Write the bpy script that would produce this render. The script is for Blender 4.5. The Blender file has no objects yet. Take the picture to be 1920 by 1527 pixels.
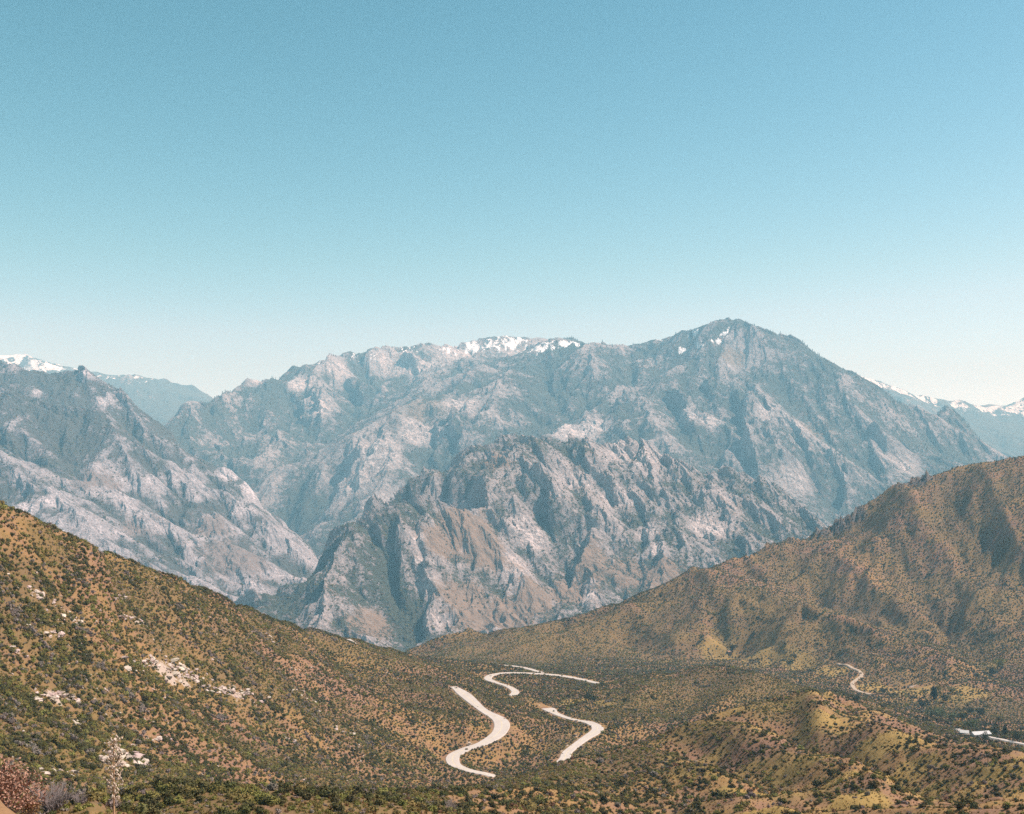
import bpy, math, random, time
import numpy as np
from mathutils import Vector

T0 = time.time()
SC = bpy.context.scene
COL = SC.collection
R = math.radians
rng = np.random.default_rng(7)
random.seed(7)

# ------------------------------------------------------------------ camera, sky, sun, exposure
F = 2058.0            # focal length in photo pixels (photo 1920 wide)
CX, HY = 960.0, 880.0  # optical axis column, eye level row of the photo
ZC = 700.0            # height of the viewpoint above the canyon floor datum
cam = bpy.data.cameras.new('camera')
cam.sensor_width = 36.0
cam.lens = 36.0 * F / 1920.0
cam.shift_y = (HY - 763.5) / 1920.0
cam.clip_start = 0.5
cam.clip_end = 120000.0
cam_o = bpy.data.objects.new('camera', cam)
COL.objects.link(cam_o)
cam_o.location = (0, 0, ZC)
cam_o.rotation_euler = (R(90), 0, 0)
SC.camera = cam_o

SUN_AZ, SUN_EL = R(78), R(53)      # clockwise from the view direction, height
world = bpy.data.worlds.new('World')
SC.world = world
world.use_nodes = True
wn = world.node_tree
wn.nodes.clear()
sky = wn.nodes.new('ShaderNodeTexSky')
sky.sky_type = 'NISHITA'
sky.sun_disc = False
sky.sun_elevation = SUN_EL
sky.sun_rotation = SUN_AZ
sky.altitude = 1400
sky.air_density = 1.0
sky.dust_density = 0.4
sky.ozone_density = 1.0
# the photograph's cyan colour balance, the same over the whole sky: a steeper red response
sep = wn.nodes.new('ShaderNodeSeparateColor')
comb = wn.nodes.new('ShaderNodeCombineColor')
GAIN = []
wn.links.new(sky.outputs[0], sep.inputs[0])
for ch, (gain, power) in enumerate(((0.192, 2.15), (0.355, 1.48), (0.196, 1.60))):
    pw = wn.nodes.new('ShaderNodeMath'); pw.operation = 'POWER'; pw.inputs[1].default_value = power
    ml = wn.nodes.new('ShaderNodeMath'); ml.operation = 'MULTIPLY'; ml.inputs[1].default_value = gain
    wn.links.new(sep.outputs[ch], pw.inputs[0]); wn.links.new(pw.outputs[0], ml.inputs[0]); GAIN.append(ml)
cap = wn.nodes.new('ShaderNodeMath'); cap.operation = 'MULTIPLY'; cap.inputs[1].default_value = 0.67
low_ = wn.nodes.new('ShaderNodeMath'); low_.operation = 'MINIMUM'     # never warmer than hazy white
wn.links.new(GAIN[1].outputs[0], cap.inputs[0]); wn.links.new(GAIN[0].outputs[0], low_.inputs[0]); wn.links.new(cap.outputs[0], low_.inputs[1])
wn.links.new(low_.outputs[0], comb.inputs[0]); wn.links.new(GAIN[1].outputs[0], comb.inputs[1])
flo = wn.nodes.new('ShaderNodeMath'); flo.operation = 'MULTIPLY'; flo.inputs[1].default_value = 1.24
hi_ = wn.nodes.new('ShaderNodeMath'); hi_.operation = 'MAXIMUM'
wn.links.new(GAIN[1].outputs[0], flo.inputs[0]); wn.links.new(GAIN[2].outputs[0], hi_.inputs[0]); wn.links.new(flo.outputs[0], hi_.inputs[1])
wn.links.new(hi_.outputs[0], comb.inputs[2])
bg = wn.nodes.new('ShaderNodeBackground')
bg.inputs['Strength'].default_value = 0.15
wo = wn.nodes.new('ShaderNodeOutputWorld')
wn.links.new(comb.outputs[0], bg.inputs['Color'])
wn.links.new(bg.outputs[0], wo.inputs['Surface'])

sun = bpy.data.lights.new('sun', 'SUN')
sun.energy = 4.8
sun.angle = R(0.53)
sun.color = (1.0, 0.97, 0.95)
sun_o = bpy.data.objects.new('sun', sun)
COL.objects.link(sun_o)
sun_o.location = (600, 200, ZC + 900)
sdir = Vector((math.sin(SUN_AZ) * math.cos(SUN_EL), math.cos(SUN_AZ) * math.cos(SUN_EL), math.sin(SUN_EL)))
sun_o.rotation_euler = sdir.to_track_quat('Z', 'Y').to_euler()

SC.view_settings.view_transform = 'Standard'
SC.view_settings.look = 'None'
SC.view_settings.exposure = 0.80
SC.view_settings.gamma = 1.0
SC.view_settings.use_curve_mapping = False
SC.cycles.max_bounces = 4
SC.cycles.diffuse_bounces = 2
SC.cycles.glossy_bounces = 1
SC.cycles.volume_bounces = 0
SC.cycles.transparent_max_bounces = 4
SC.cycles.use_denoising = False
SC.cycles.sample_clamp_indirect = 4.0
HAZE_DENSITY = 8.8e-5
HAZE_COLOR = (0.33, 0.74, 1.0)
HAZE_G = 0.0

# ------------------------------------------------------------------ numpy helpers
_perm = np.random.default_rng(3).integers(0, 1 << 30, 4096).astype(np.int64)


def hsh(ix, iy, seed):
    a = _perm[(ix + seed * 131) & 4095]
    return _perm[(a + iy * 7 + seed * 17) & 4095]


def perlin(x, y, seed=0):
    x0 = np.floor(x); y0 = np.floor(y)
    fx = (x - x0).astype(np.float32); fy = (y - y0).astype(np.float32)
    ix = x0.astype(np.int64); iy = y0.astype(np.int64)
    u = fx * fx * fx * (fx * (fx * 6 - 15) + 10)
    v = fy * fy * fy * (fy * (fy * 6 - 15) + 10)
    out = []
    for dy in (0, 1):
        for dx in (0, 1):
            a = (hsh(ix + dx, iy + dy, seed) & 1023).astype(np.float32) * np.float32(2 * np.pi / 1024)
            out.append(np.cos(a) * (fx - dx) + np.sin(a) * (fy - dy))
    n0 = out[0] + u * (out[1] - out[0])
    n1 = out[2] + u * (out[3] - out[2])
    return (n0 + v * (n1 - n0)) * 1.5


def fbm(x, y, octs=4, seed=0, gain=0.5, ridged=False):
    s = np.zeros_like(x, dtype=np.float32); a = 1.0; t = 0
    for o in range(octs):
        n = perlin(x, y, seed + o)
        if ridged:
            n = 1 - 2 * np.abs(n)
        s += a * n; t += a
        x = x * 2.03 + 11.3; y = y * 2.03 - 7.7; a *= gain
    return s / t


def gullies(X, Y, dx, dy, wl, seed):
    """stripe noise whose stripes run along the slope direction: (cos, sin) of its phase"""
    px = X / wl; py = Y / wl
    ix = np.floor(px).astype(np.int64); iy = np.floor(py).astype(np.int64)
    fx = (px - ix).astype(np.float32); fy = (py - iy).astype(np.float32)
    c = np.zeros_like(fx); s = np.zeros_like(fx); ws = np.full_like(fx, 1e-6)
    for j in (-1, 0, 1):
        for i in (-1, 0, 1):
            h = hsh(ix + i, iy + j, seed)
            rx = (h & 255).astype(np.float32) / 255.0; ry = ((h >> 8) & 255).astype(np.float32) / 255.0
            ddx = fx - i - rx; ddy = fy - j - ry
            w = np.maximum(0, 1.35 - (ddx * ddx + ddy * ddy)) ** 2
            ph = (ddx * dx + ddy * dy) * 6.2832
            c += w * np.cos(ph); s += w * np.sin(ph); ws += w
    return c / ws, s / ws


def erode(X, Y, gx, gy, wl, amp, octs, seed, gain=0.5, fade=0.3):
    """branching spurs and gullies that follow the slope; returns height change and a spur(+)/gully(-) value"""
    gx = gx.copy(); gy = gy.copy()
    h = np.zeros_like(gx); g = np.zeros_like(gx); a = amp; k = 1.0
    for o in range(octs):
        n = np.sqrt(gx * gx + gy * gy) + 1e-5
        dx, dy = -gy / n, gx / n
        c, s = gullies(X, Y, dx, dy, wl, seed + o * 5)
        f = np.clip(n / fade, 0, 1)
        h += a * f * c
        g += k * f * c
        d = -a * f * s * 6.2832 / wl
        gx += d * dx; gy += d * dy
        wl *= 0.52; a = a * gain; k *= 0.7
    return h, g


def sm(a, b, x):
    t = np.clip((x - a) / (b - a), 0, 1)
    return t * t * (3 - 2 * t)


def W(px, py, Y):
    """photo pixel and forward distance -> world point"""
    return ((px - CX) / F * Y, Y, ZC + (HY - py) / F * Y)


class Rbf:
    def __init__(self, pts, c):
        P = np.array(pts, dtype=np.float64)
        self.s = 1000.0
        self.p = P[:, :2] / self.s
        self.c2 = (c / self.s) ** 2
        n = len(P)
        d = self.p[:, None] - self.p[None]
        A = np.zeros((n + 3, n + 3))
        A[:n, :n] = np.sqrt((d ** 2).sum(-1) + self.c2)
        A[:n, n] = 1; A[:n, n + 1:] = self.p
        A[n:, :n] = A[:n, n:].T
        A[:n, :n] -= np.eye(n) * 1e-4
        b = np.zeros(n + 3); b[:n] = P[:, 2]
        self.w = np.linalg.lstsq(A, b, rcond=None)[0]

    def __call__(self, X, Y):
        x = (X / self.s).astype(np.float32); y = (Y / self.s).astype(np.float32)
        n = len(self.p)
        z = (self.w[n] + self.w[n + 1] * x + self.w[n + 2] * y).astype(np.float32)
        gx = np.full_like(z, self.w[n + 1]); gy = np.full_like(z, self.w[n + 2])
        for (a, b), w in zip(self.p, self.w):
            dx = x - np.float32(a); dy = y - np.float32(b)
            r = np.sqrt(dx * dx + dy * dy + np.float32(self.c2))
            z += np.float32(w) * r
            gx += np.float32(w) * dx / r; gy += np.float32(w) * dy / r
        return z, gx / self.s, gy / self.s


class Layer:
    """a land surface sampled on a fan of rows (forward distance) and columns (bearing)"""
    def __init__(self, name, px0, px1, nc, rows):
        self.name = name
        self.px = np.linspace(px0, px1, nc)
        self.Y = np.asarray(rows, dtype=np.float64)
        self.gx = ((self.px[None] - CX) / F * self.Y[:, None])
        self.gy = np.repeat(self.Y[:, None], nc, 1)
        self.at = {}

    def set(self, z):
        self.X = self.gx.copy(); self.Yv = self.gy.copy(); self.Z = z.astype(np.float64)

    def flat(self):
        return self.gx.ravel().astype(np.float32), self.gy.ravel().astype(np.float32)

    def build(self, mat, smooth):
        nr, nc = self.Z.shape
        co = np.stack([self.X, self.Yv, self.Z], -1).reshape(-1, 3).astype(np.float32)
        me = bpy.data.meshes.new(self.name)
        me.vertices.add(len(co)); me.vertices.foreach_set('co', co.ravel())
        i = np.arange(nr * nc).reshape(nr, nc)
        q = np.stack([i[:-1, :-1], i[:-1, 1:], i[1:, 1:], i[1:, :-1]], -1).reshape(-1, 4)
        me.loops.add(q.size); me.loops.foreach_set('vertex_index', q.ravel().astype(np.int32))
        me.polygons.add(len(q))
        me.polygons.foreach_set('loop_start', np.arange(0, q.size, 4, dtype=np.int32))
        me.polygons.foreach_set('use_smooth', np.full(len(q), smooth, dtype=bool))
        me.update(calc_edges=True)
        for k, v in self.at.items():
            a = me.attributes.new(k, 'FLOAT', 'POINT')
            a.data.foreach_set('value', np.asarray(v, dtype=np.float32).ravel())
        me.materials.append(mat)
        o = bpy.data.objects.new(self.name, me)
        COL.objects.link(o)
        o['kind'] = 'structure'
        return o

    def uv(self, X, Y):
        px = X / Y * F + CX
        u = np.interp(px, self.px, np.arange(len(self.px)))
        v = np.interp(Y, self.Y, np.arange(len(self.Y)))
        return u, v

    def bil(self, A, u, v):
        i = np.clip(v.astype(int), 0, len(self.Y) - 2); j = np.clip(u.astype(int), 0, len(self.px) - 2)
        a = v - i; b = u - j
        return (A[i, j] * (1 - a) * (1 - b) + A[i + 1, j] * a * (1 - b) + A[i, j + 1] * (1 - a) * b + A[i + 1, j + 1] * a * b)

    def ground(self, X, Y):
        X = np.atleast_1d(np.asarray(X, float)); Y = np.atleast_1d(np.asarray(Y, float))
        u, v = self.uv(X, Y)
        return self.bil(self.Z, u, v)

    def fit(self, crest, y0=0, y1=1e9, sigma=16, depth=0.22, rounds=3):
        """raise or lower the ground near a crest until its skyline runs at the surveyed heights"""
        c = np.array(sorted((p[0], (HY - p[1]) / F, p[2]) for p in crest))
        rows = np.nonzero((self.Y >= y0) & (self.Y <= y1))[0]
        cols = np.nonzero((self.px >= c[0, 0]) & (self.px <= c[-1, 0]))[0]
        want = np.interp(self.px[cols], c[:, 0], c[:, 1])
        k = np.exp(-0.5 * (np.arange(-60, 61) * (self.px[1] - self.px[0]) / sigma) ** 2); k /= k.sum()
        edge = np.minimum(1, np.minimum(np.arange(len(cols)), np.arange(len(cols))[::-1]) / 12.0)
        for _ in range(rounds):
            t = (self.Z[np.ix_(rows, cols)] - ZC) / self.Y[rows][:, None]
            top = t.argmax(0)
            d = np.convolve(np.pad(want - t.max(0), 60, mode='edge'), k, mode='valid') * edge
            Yc = np.convolve(np.pad(self.Y[rows][top], 60, mode='edge'), k, mode='valid')
            w = np.exp(-((self.Y[rows][:, None] - Yc[None]) / (depth * Yc[None])) ** 2)
            self.Z[np.ix_(rows, cols)] += d[None] * w * self.Y[rows][:, None]

    def hit(self, px, py):
        """world point on this surface behind a photo pixel"""
        s = (HY - py) / F
        u = np.interp(px, self.px, np.arange(len(self.px)))
        j = min(int(u), len(self.px) - 2); b = u - j
        z = self.Z[:, j] * (1 - b) + self.Z[:, j + 1] * b
        t = (z - ZC) / self.Y
        k = np.nonzero(t >= s)[0]
        if len(k) == 0:
            k = int(np.argmax(t)); Yh = self.Y[k]
        else:
            k = int(k[0])
            if k == 0:
                Yh = self.Y[0]
            else:
                w = (s - t[k - 1]) / (t[k] - t[k - 1] + 1e-9)
                Yh = self.Y[k - 1] + w * (self.Y[k] - self.Y[k - 1])
        X = (px - CX) / F * Yh
        return np.array([X, Yh, float(self.ground(X, Yh)[0])])


def grows(*segs):
    """rows: (y0, y1, n) segments joined, geometric inside each"""
    out = []
    for y0, y1, n in segs:
        out.append(np.geomspace(y0, y1, n, endpoint=False))
    out.append(np.array([segs[-1][1]]))
    return np.concatenate(out)


def blobs(L, spots, X=None):
    """soft patches on the ground: spots (px, py, radius px, weight) found on the surface, measured in metres there"""
    m = np.zeros(L.Z.shape, dtype=np.float32)
    for px, py, r, w in spots:
        c = L.hit(px, py)
        rad = r / F * c[1]
        d2 = ((L.X - c[0]) ** 2 + (L.Yv - c[1]) ** 2 * 0.5 + (L.Z - c[2]) ** 2) / rad ** 2
        m = np.maximum(m, w * np.exp(-d2).astype(np.float32))
    return m


# ------------------------------------------------------------------ node helpers
class NT:
    def __init__(self, name):
        self.m = bpy.data.materials.new(name); self.m.use_nodes = True
        self.t = self.m.node_tree; self.t.nodes.clear()
        self.out = self.n('ShaderNodeOutputMaterial')
        self.b = self.n('ShaderNodeBsdfPrincipled')
        self.b.inputs['Roughness'].default_value = 0.95
        self.b.inputs['Specular IOR Level'].default_value = 0.1
        self.l(self.b.outputs[0], self.out.inputs['Surface'])
        self._co = None

    def n(self, t): return self.t.nodes.new(t)
    def l(self, a, b): self.t.links.new(a, b)

    def put(self, v, inp):
        if isinstance(v, (int, float)): inp.default_value = v
        elif isinstance(v, tuple): inp.default_value = (*v, 1) if len(v) == 3 else v
        else: self.l(v, inp)

    def co(self):
        if self._co is None:
            self._co = self.n('ShaderNodeNewGeometry').outputs['Position']
        return self._co

    def noise(self, size, detail=4, rough=0.55, off=0.0, dist=0.0, stretch=None):
        mp = self.n('ShaderNodeMapping')
        st = stretch or (1, 1, 1)
        mp.inputs['Scale'].default_value = tuple(s / size for s in st)
        mp.inputs['Location'].default_value = (off * 3.1, off * 1.7, off)
        self.l(self.co(), mp.inputs['Vector'])
        t = self.n('ShaderNodeTexNoise')
        t.inputs['Scale'].default_value = 1.0
        t.inputs['Detail'].default_value = detail
        t.inputs['Roughness'].default_value = rough
        t.inputs['Distortion'].default_value = dist
        self.l(mp.outputs[0], t.inputs['Vector'])
        return t.outputs['Fac']

    def voro(self, size, feature='F1'):
        mp = self.n('ShaderNodeMapping')
        mp.inputs['Scale'].default_value = (1 / size,) * 3
        self.l(self.co(), mp.inputs['Vector'])
        t = self.n('ShaderNodeTexVoronoi'); t.feature = feature
        t.inputs['Scale'].default_value = 1.0
        self.l(mp.outputs[0], t.inputs['Vector'])
        return t.outputs['Distance']

    def attr(self, name):
        a = self.n('ShaderNodeAttribute'); a.attribute_name = name
        return a.outputs['Fac']

    def math(self, op, a, b=0.0, clamp=False):
        m = self.n('ShaderNodeMath'); m.operation = op; m.use_clamp = clamp
        self.put(a, m.inputs[0]); self.put(b, m.inputs[1])
        return m.outputs[0]

    def add(self, *a):
        r = a[0]
        for x in a[1:]: r = self.math('ADD', r, x)
        return r

    def mul(self, a, b): return self.math('MULTIPLY', a, b)

    def step(self, x, lo, hi):
        m = self.n('ShaderNodeMapRange'); m.interpolation_type = 'SMOOTHSTEP'
        self.put(x, m.inputs['Value'])
        m.inputs['From Min'].default_value = lo; m.inputs['From Max'].default_value = hi
        return m.outputs[0]

    def mix(self, f, a, b):
        m = self.n('ShaderNodeMix'); m.data_type = 'RGBA'
        self.put(f, m.inputs['Factor']); self.put(a, m.inputs[6]); self.put(b, m.inputs[7])
        return m.outputs[2]

    def bump(self, h, dist, strength=1.0):
        b = self.n('ShaderNodeBump')
        b.inputs['Distance'].default_value = dist; b.inputs['Strength'].default_value = strength
        self.l(h, b.inputs['Height'])
        self.l(b.outputs[0], self.b.inputs['Normal'])

    def nz(self):
        g = self.n('ShaderNodeNewGeometry'); s = self.n('ShaderNodeSeparateXYZ')
        self.l(g.outputs['True Normal'], s.inputs[0])
        return s.outputs['Z']

    def color(self, c): self.put(c, self.b.inputs['Base Color'])


def mountain_material(name, S, rock, dark, veg, soil, vegbias, soilbias, snow=False, bump=1.0):
    """granite with chaparral and dry grass; S = patch size in metres"""
    t = NT(name)
    g = t.attr('spur'); bare = t.attr('bare'); gr = t.attr('grass')
    n1 = t.noise(S * 4, 5, 0.6); n2 = t.noise(S * 0.8, 6, 0.72, 4.0); n3 = t.noise(S * 0.3, 5, 0.8, 9.0)
    nz = t.nz()
    bare = t.mul(bare, t.step(t.add(t.mul(n2, 0.6), t.mul(n3, 0.4)), 0.36, 0.56))
    rk = t.mix(t.step(n3, 0.36, 0.60), dark, rock)
    rk = t.mix(t.step(t.add(t.mul(n2, 0.7), t.mul(n3, 0.6), t.mul(bare, 0.25)), 0.70, 0.86), rk, tuple(min(0.72, c * 1.45) for c in rock))
    so = t.mix(t.step(n2, 0.35, 0.7), soil, tuple(c * 0.7 for c in soil))
    sf = t.step(t.add(t.mul(n1, 1.2), t.mul(n2, 0.5), t.mul(gr, 0.9), t.mul(nz, 0.35), soilbias), 0.98, 1.25)
    base = t.mix(sf, rk, so)
    v = t.add(t.mul(n1, 0.8), t.mul(n2, 0.85), t.mul(n3, 1.1), t.mul(g, -0.12), t.mul(bare, -0.8), t.mul(gr, -0.4), t.mul(nz, 0.3), vegbias)
    vf = t.step(v, 1.44, 1.58)
    vc = t.mix(n3, tuple(c * 0.75 for c in veg), tuple(c * 1.3 for c in veg))
    col = t.mix(vf, base, vc)
    if snow:
        s = t.attr('snow')
        n4 = t.noise(S * 0.7, 4, 0.6, 14.0, 0.4, (1.0, 0.45, 0.3))
        sfac = t.step(t.add(s, t.mul(t.add(n4, -0.5), 2.6), t.mul(t.add(n2, -0.5), 1.1), t.mul(g, -0.06)), 0.57, 0.72)
        sfac = t.mul(sfac, t.step(s, 0.10, 0.3))
        col = t.mix(sfac, col, (0.9, 0.92, 0.95))
    t.color(col)
    t.bump(t.add(t.mul(n2, 1.0), t.mul(n3, 0.5), t.mul(vf, 0.12)), S * 0.35 * bump, 0.9)
    return t.m


def hill_material(name, S=1.0):
    """orange-tan soil, dry grass, green-yellow grass, pale decomposed granite"""
    t = NT(name)
    gr = t.attr('grass'); bare = t.attr('bare'); g = t.attr('spur'); ol = t.attr('olive')
    a = t.noise(90 * S, 4, 0.6); b = t.noise(14 * S, 5, 0.65, 3.0); c = t.noise(2.6 * S, 4, 0.7, 6.0); d = t.noise(0.7 * S, 3, 0.7, 8.0)
    soil = t.mix(b, (0.185, 0.096, 0.056), (0.275, 0.152, 0.095))
    dry = t.mix(c, (0.215, 0.119, 0.044), (0.335, 0.195, 0.075))
    grn = t.mix(b, (0.26, 0.160, 0.047), (0.38, 0.245, 0.08))
    low = t.mix(c, (0.07, 0.054, 0.019), (0.14, 0.103, 0.037))
    x = t.mix(t.step(t.add(t.mul(a, 0.8), t.mul(b, 0.6)), 0.58, 0.82), soil, dry)
    x = t.mix(t.step(t.add(t.mul(gr, 0.9), t.mul(b, 0.5), t.mul(c, 0.3)), 0.62, 0.95), x, grn)
    x = t.mix(t.mul(t.step(t.add(t.mul(ol, 0.8), t.mul(a, 0.45), t.mul(b, 0.5), t.mul(c, 0.45), t.mul(g, -0.13)), 0.74, 1.06), 0.55), x, low)
    pale = t.mix(d, (0.30, 0.215, 0.16), (0.50, 0.40, 0.33))
    x = t.mix(t.step(t.add(t.mul(bare, 1.0), t.mul(t.add(b, -0.5), 0.8), t.mul(t.add(c, -0.5), 1.0)), 0.52, 0.72), x, pale)
    x = t.mix(t.step(t.add(t.mul(t.attr('crag'), 0.9), t.mul(t.add(b, -0.5), 1.0), t.mul(t.add(c, -0.5), 0.8)), 0.38, 0.55), x, t.mix(c, (0.075, 0.06, 0.052), (0.19, 0.15, 0.13)))
    e = t.noise(0.11 * S, 3, 0.7, 12.0)
    x = t.mix(t.step(e, 0.42, 0.66), t.mix(0.18, x, (0.09, 0.06, 0.035)), x)
    x = t.mix(t.step(t.add(t.mul(b, 0.5), t.mul(d, 0.6)), 0.60, 0.75), x, t.mix(0.5, x, (0.10, 0.085, 0.03)))
    t.color(x)
    t.bump(t.add(t.mul(c, 0.8), t.mul(d, 0.4), t.mul(e, 0.1)), 0.5 * S, 0.8)
    return t.m


def plain(name, c0, c1, size=0.5, rough=0.9, bump=0.0, objrand=0.0, detail=3):
    t = NT(name)
    x = t.mix(t.noise(size, detail, 0.6), c0, c1)
    if objrand:
        oi = t.n('ShaderNodeObjectInfo')
        h = t.n('ShaderNodeHueSaturation')
        t.l(x, h.inputs['Color'])
        t.l(t.math('ADD', t.mul(oi.outputs['Random'], objrand), 1 - objrand * 0.5), h.inputs['Value'])
        r2 = t.math('FRACT', t.mul(oi.outputs['Random'], 17.3))
        t.l(t.math('ADD', t.mul(r2, 0.06), 0.47), h.inputs['Hue'])
        x = h.outputs[0]
    t.color(x)
    t.b.inputs['Roughness'].default_value = rough
    if bump: t.bump(t.noise(size * 0.5, 4, 0.6), bump)
    return t.m


# ------------------------------------------------------------------ roads: (px, py, height relative to the eye, half width)
MAIN = [(826, 1279, -194, 3), (840, 1284, -193, 3.2), (852, 1289, -192, 4.5),
        (872, 1303, -193, 7.5), (905, 1331, -194, 5.5), (938, 1351, -195, 8.0),
        (936, 1373, -196, 7.5), (905, 1394, -197, 6.0), (872, 1405, -198, 5.5), (850, 1418, -199, 6.5), (852, 1433, -200, 6.0),
        (874, 1443, -200.5, 4.5), (905, 1450, -201, 4.5), (960, 1455, -202, 3), (1020, 1446, -203, 3),
        (1056, 1425, -204, 5.5), (1064, 1410, -205, 5.0), (1092, 1388, -206, 5.0), (1120, 1368, -207, 6.5), (1108, 1356, -208, 6.0),
        (1083, 1351, -209, 4.2), (1063, 1346, -210, 4.2), (1040, 1337, -211, 5.0), (1028, 1329, -213, 8.0), (1012, 1322, -215, 3), (985, 1315, -217, 3),
        (960, 1307, -219, 4.5), (966, 1297, -221, 5.5), (952, 1287, -223, 4.5), (930, 1280, -224.5, 4.5), (915, 1273, -226, 6.0), (922, 1266, -227.5, 5.0),
        (950, 1262, -229, 5.0), (1000, 1263, -231, 5.0), (1050, 1267, -233, 5.5), (1090, 1274, -234, 5.0), (1130, 1283, -235, 5.0),
        (1158, 1284, -236, 4.0), (1190, 1283, -237, 3)]
TURNOUT = [(648, 1199, -171, 7.0), (655, 1206, -171.5, 8.5), (662, 1213, -172, 8.0)]
UPPER = [(1030, 1266, -243, 4.2), (1012, 1260.5, -244, 4.8), (990, 1254, -246, 5.0), (965, 1249.5, -248, 4.8), (930, 1246.5, -250, 4.5), (885, 1243.5, -252, 4.2), (860, 1244, -254, 4.5)]


def road_pts(lst):
    return [((px - CX) / F * (z / ((HY - py) / F)), z / ((HY - py) / F), ZC + z, max(2.6, (hw - 1.1) * 0.82), 1.0 if hw > 3.5 else 0.0) for px, py, z, hw in lst]


def spline(P, step):
    P = np.array(P, dtype=float); out = []
    for i in range(len(P) - 1):
        p0 = P[max(i - 1, 0)]; p1 = P[i]; p2 = P[i + 1]; p3 = P[min(i + 2, len(P) - 1)]
        n = max(2, int(np.linalg.norm(p2[:2] - p1[:2]) / step))
        for t in np.arange(n) / n:
            out.append(0.5 * ((2 * p1) + (-p0 + p2) * t + (2 * p0 - 5 * p1 + 4 * p2 - p3) * t * t + (-p0 + 3 * p1 - 3 * p2 + p3) * t ** 3))
    out.append(P[-1])
    return np.array(out)


ROADS = [spline(road_pts(MAIN), 3.0), spline(road_pts(UPPER), 3.0), spline(road_pts(TURNOUT), 3.0)]
for rd in ROADS:                      # stretches behind banks sink into the cut
    rd[:, 2] -= 2.2 * np.clip(1 - rd[:, 4], 0, 1)

# ------------------------------------------------------------------ the land, nearest first
def world_pts(lst):
    return [W(*p) for p in lst]


def back(lst, k=1.25, slope=0.35):
    """points behind a crest, dropping away"""
    out = []
    for p in lst:
        x, y, z = W(*p)
        out.append((x * k, y * k, z - slope * y * (k - 1)))
    return out


# --- near slope under the viewpoint and the knoll at lower right
crest = [(-200, 1560, 100), (100, 1512, 100), (230, 1490, 150), (300, 1470, 230), (420, 1476, 310), (560, 1482, 370), (700, 1484, 430), (820, 1482, 490), (900, 1474, 540), (960, 1462, 560),
         (1050, 1429, 590), (1200, 1393, 640), (1330, 1343, 690), (1420, 1316, 730), (1480, 1301, 760), (1530, 1292, 780), (1600, 1316, 780),
         (1680, 1347, 760), (1760, 1380, 730), (1850, 1397, 700), (1920, 1411, 680), (2150, 1450, 640)]
pts = world_pts(crest) + back(crest, 1.16, 0.62) + back(crest, 1.45, 0.5)
pts += world_pts([(500, 1532, 190), (760, 1518, 170), (860, 1522, 180), (300, 1510, 190), (1000, 1530, 260), (1300, 1530, 300), (1600, 1530, 330), (1900, 1530, 350),
                  (1000, 1491, 400), (1200, 1452, 480), (1300, 1402, 580), (1500, 1382, 600), (1500, 1450, 470), (1700, 1452, 500), (1850, 1470, 470),
                  (1420, 1360, 640), (1600, 1380, 640), (2150, 1530, 340), 
                  (1380, 1470, 420), (1150, 1500, 370)])
for yy, zz in ((0, -1.8), (6, -4.0), (25, -10.5), (60, -23), (100, -37)):
    for xx in (-60, -20, 0, 20, 60):
        pts.append((xx * (1 + yy / 40), yy, ZC + zz))
pts += [(-6.6, 12, ZC - 3.0), (-5.62, 12, ZC - 3.45), (-5.40, 12, ZC - 3.8), (-7.2, 10, ZC - 2.7), (-8.5, 13, ZC - 3.0), (-4.8, 12.5, ZC - 5.0), (-6.2, 15, ZC - 5.6), (-12, 16, ZC - 4.5), (-5.4, 13.4, ZC - 4.55), (-6.0, 13.4, ZC - 4.3)]
NEAR = Layer('foreground_slope', -260, 2180, 470, grows((4, 9, 10), (9, 15, 36), (15, 120, 45), (120, 820, 250), (820, 1000, 10)))
X, Y = NEAR.flat()
f_near = Rbf(pts, 6.0)
z, gx, gy = f_near(X, Y)
far_w = sm(90, 220, Y)
lowl = sm(900, 1350, X / np.maximum(Y, 1) * F + CX)
h, g = erode(X, Y, gx, gy, 120.0, (1.8 + 2.6 * lowl) * far_w, 5, 21, 0.55)
z = z + h + far_w * (fbm(X / 35, Y / 35, 4, 5) * 1.6) + (0.05 + 0.1 * far_w) * fbm(X / 3, Y / 3, 3, 9)
for line, amp, wd in (([(1490, 1308, 740), (1600, 1372, 640), (1700, 1432, 540), (1850, 1482, 450), (1960, 1510, 400)], 16, 26),
                      ([(1350, 1385, 590), (1480, 1432, 500), (1600, 1490, 400), (1700, 1530, 340)], 13, 22),
                      ([(1180, 1430, 520), (1300, 1455, 460), (1400, 1502, 380), (1480, 1530, 330)], 8, 20),
                      ([(1440, 1350, 650), (1560, 1425, 525), (1680, 1480, 420), (1780, 1525, 345)], -11, 17),
                      ([(1290, 1410, 550), (1400, 1465, 440), (1500, 1515, 350)], -7, 15),
                      ([(1580, 1335, 720), (1640, 1375, 660), (1760, 1435, 560), (1880, 1470, 490)], -8, 16),
                      ([(1540, 1318, 740), (1565, 1350, 680), (1590, 1392, 610)], -6, 10),
                      ([(1700, 1365, 730), (1820, 1420, 610), (1930, 1465, 510)], 8, 22)):
    S = spline([(*W(*p), 0) for p in line], 8.0)
    d2 = np.full(X.shape, 1e9, np.float32)
    for s in S:
        d2 = np.minimum(d2, (X - s[0]) ** 2 + (Y - s[1]) ** 2)
    z += amp * np.exp(-d2 / (wd * wd))
NEAR.set(z.reshape(NEAR.gx.shape))
NEAR.fit(crest[1:], 60, 820, 20, 0.2)
def bank_gap():
    return float(NEAR.ground(-5.62, 12.0)[0]) - (ZC - 3.68)
bx = np.exp(-((NEAR.gx + 7.4) / 2.0) ** 4 - ((NEAR.gy - 11.6) / 1.6) ** 4)
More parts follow.
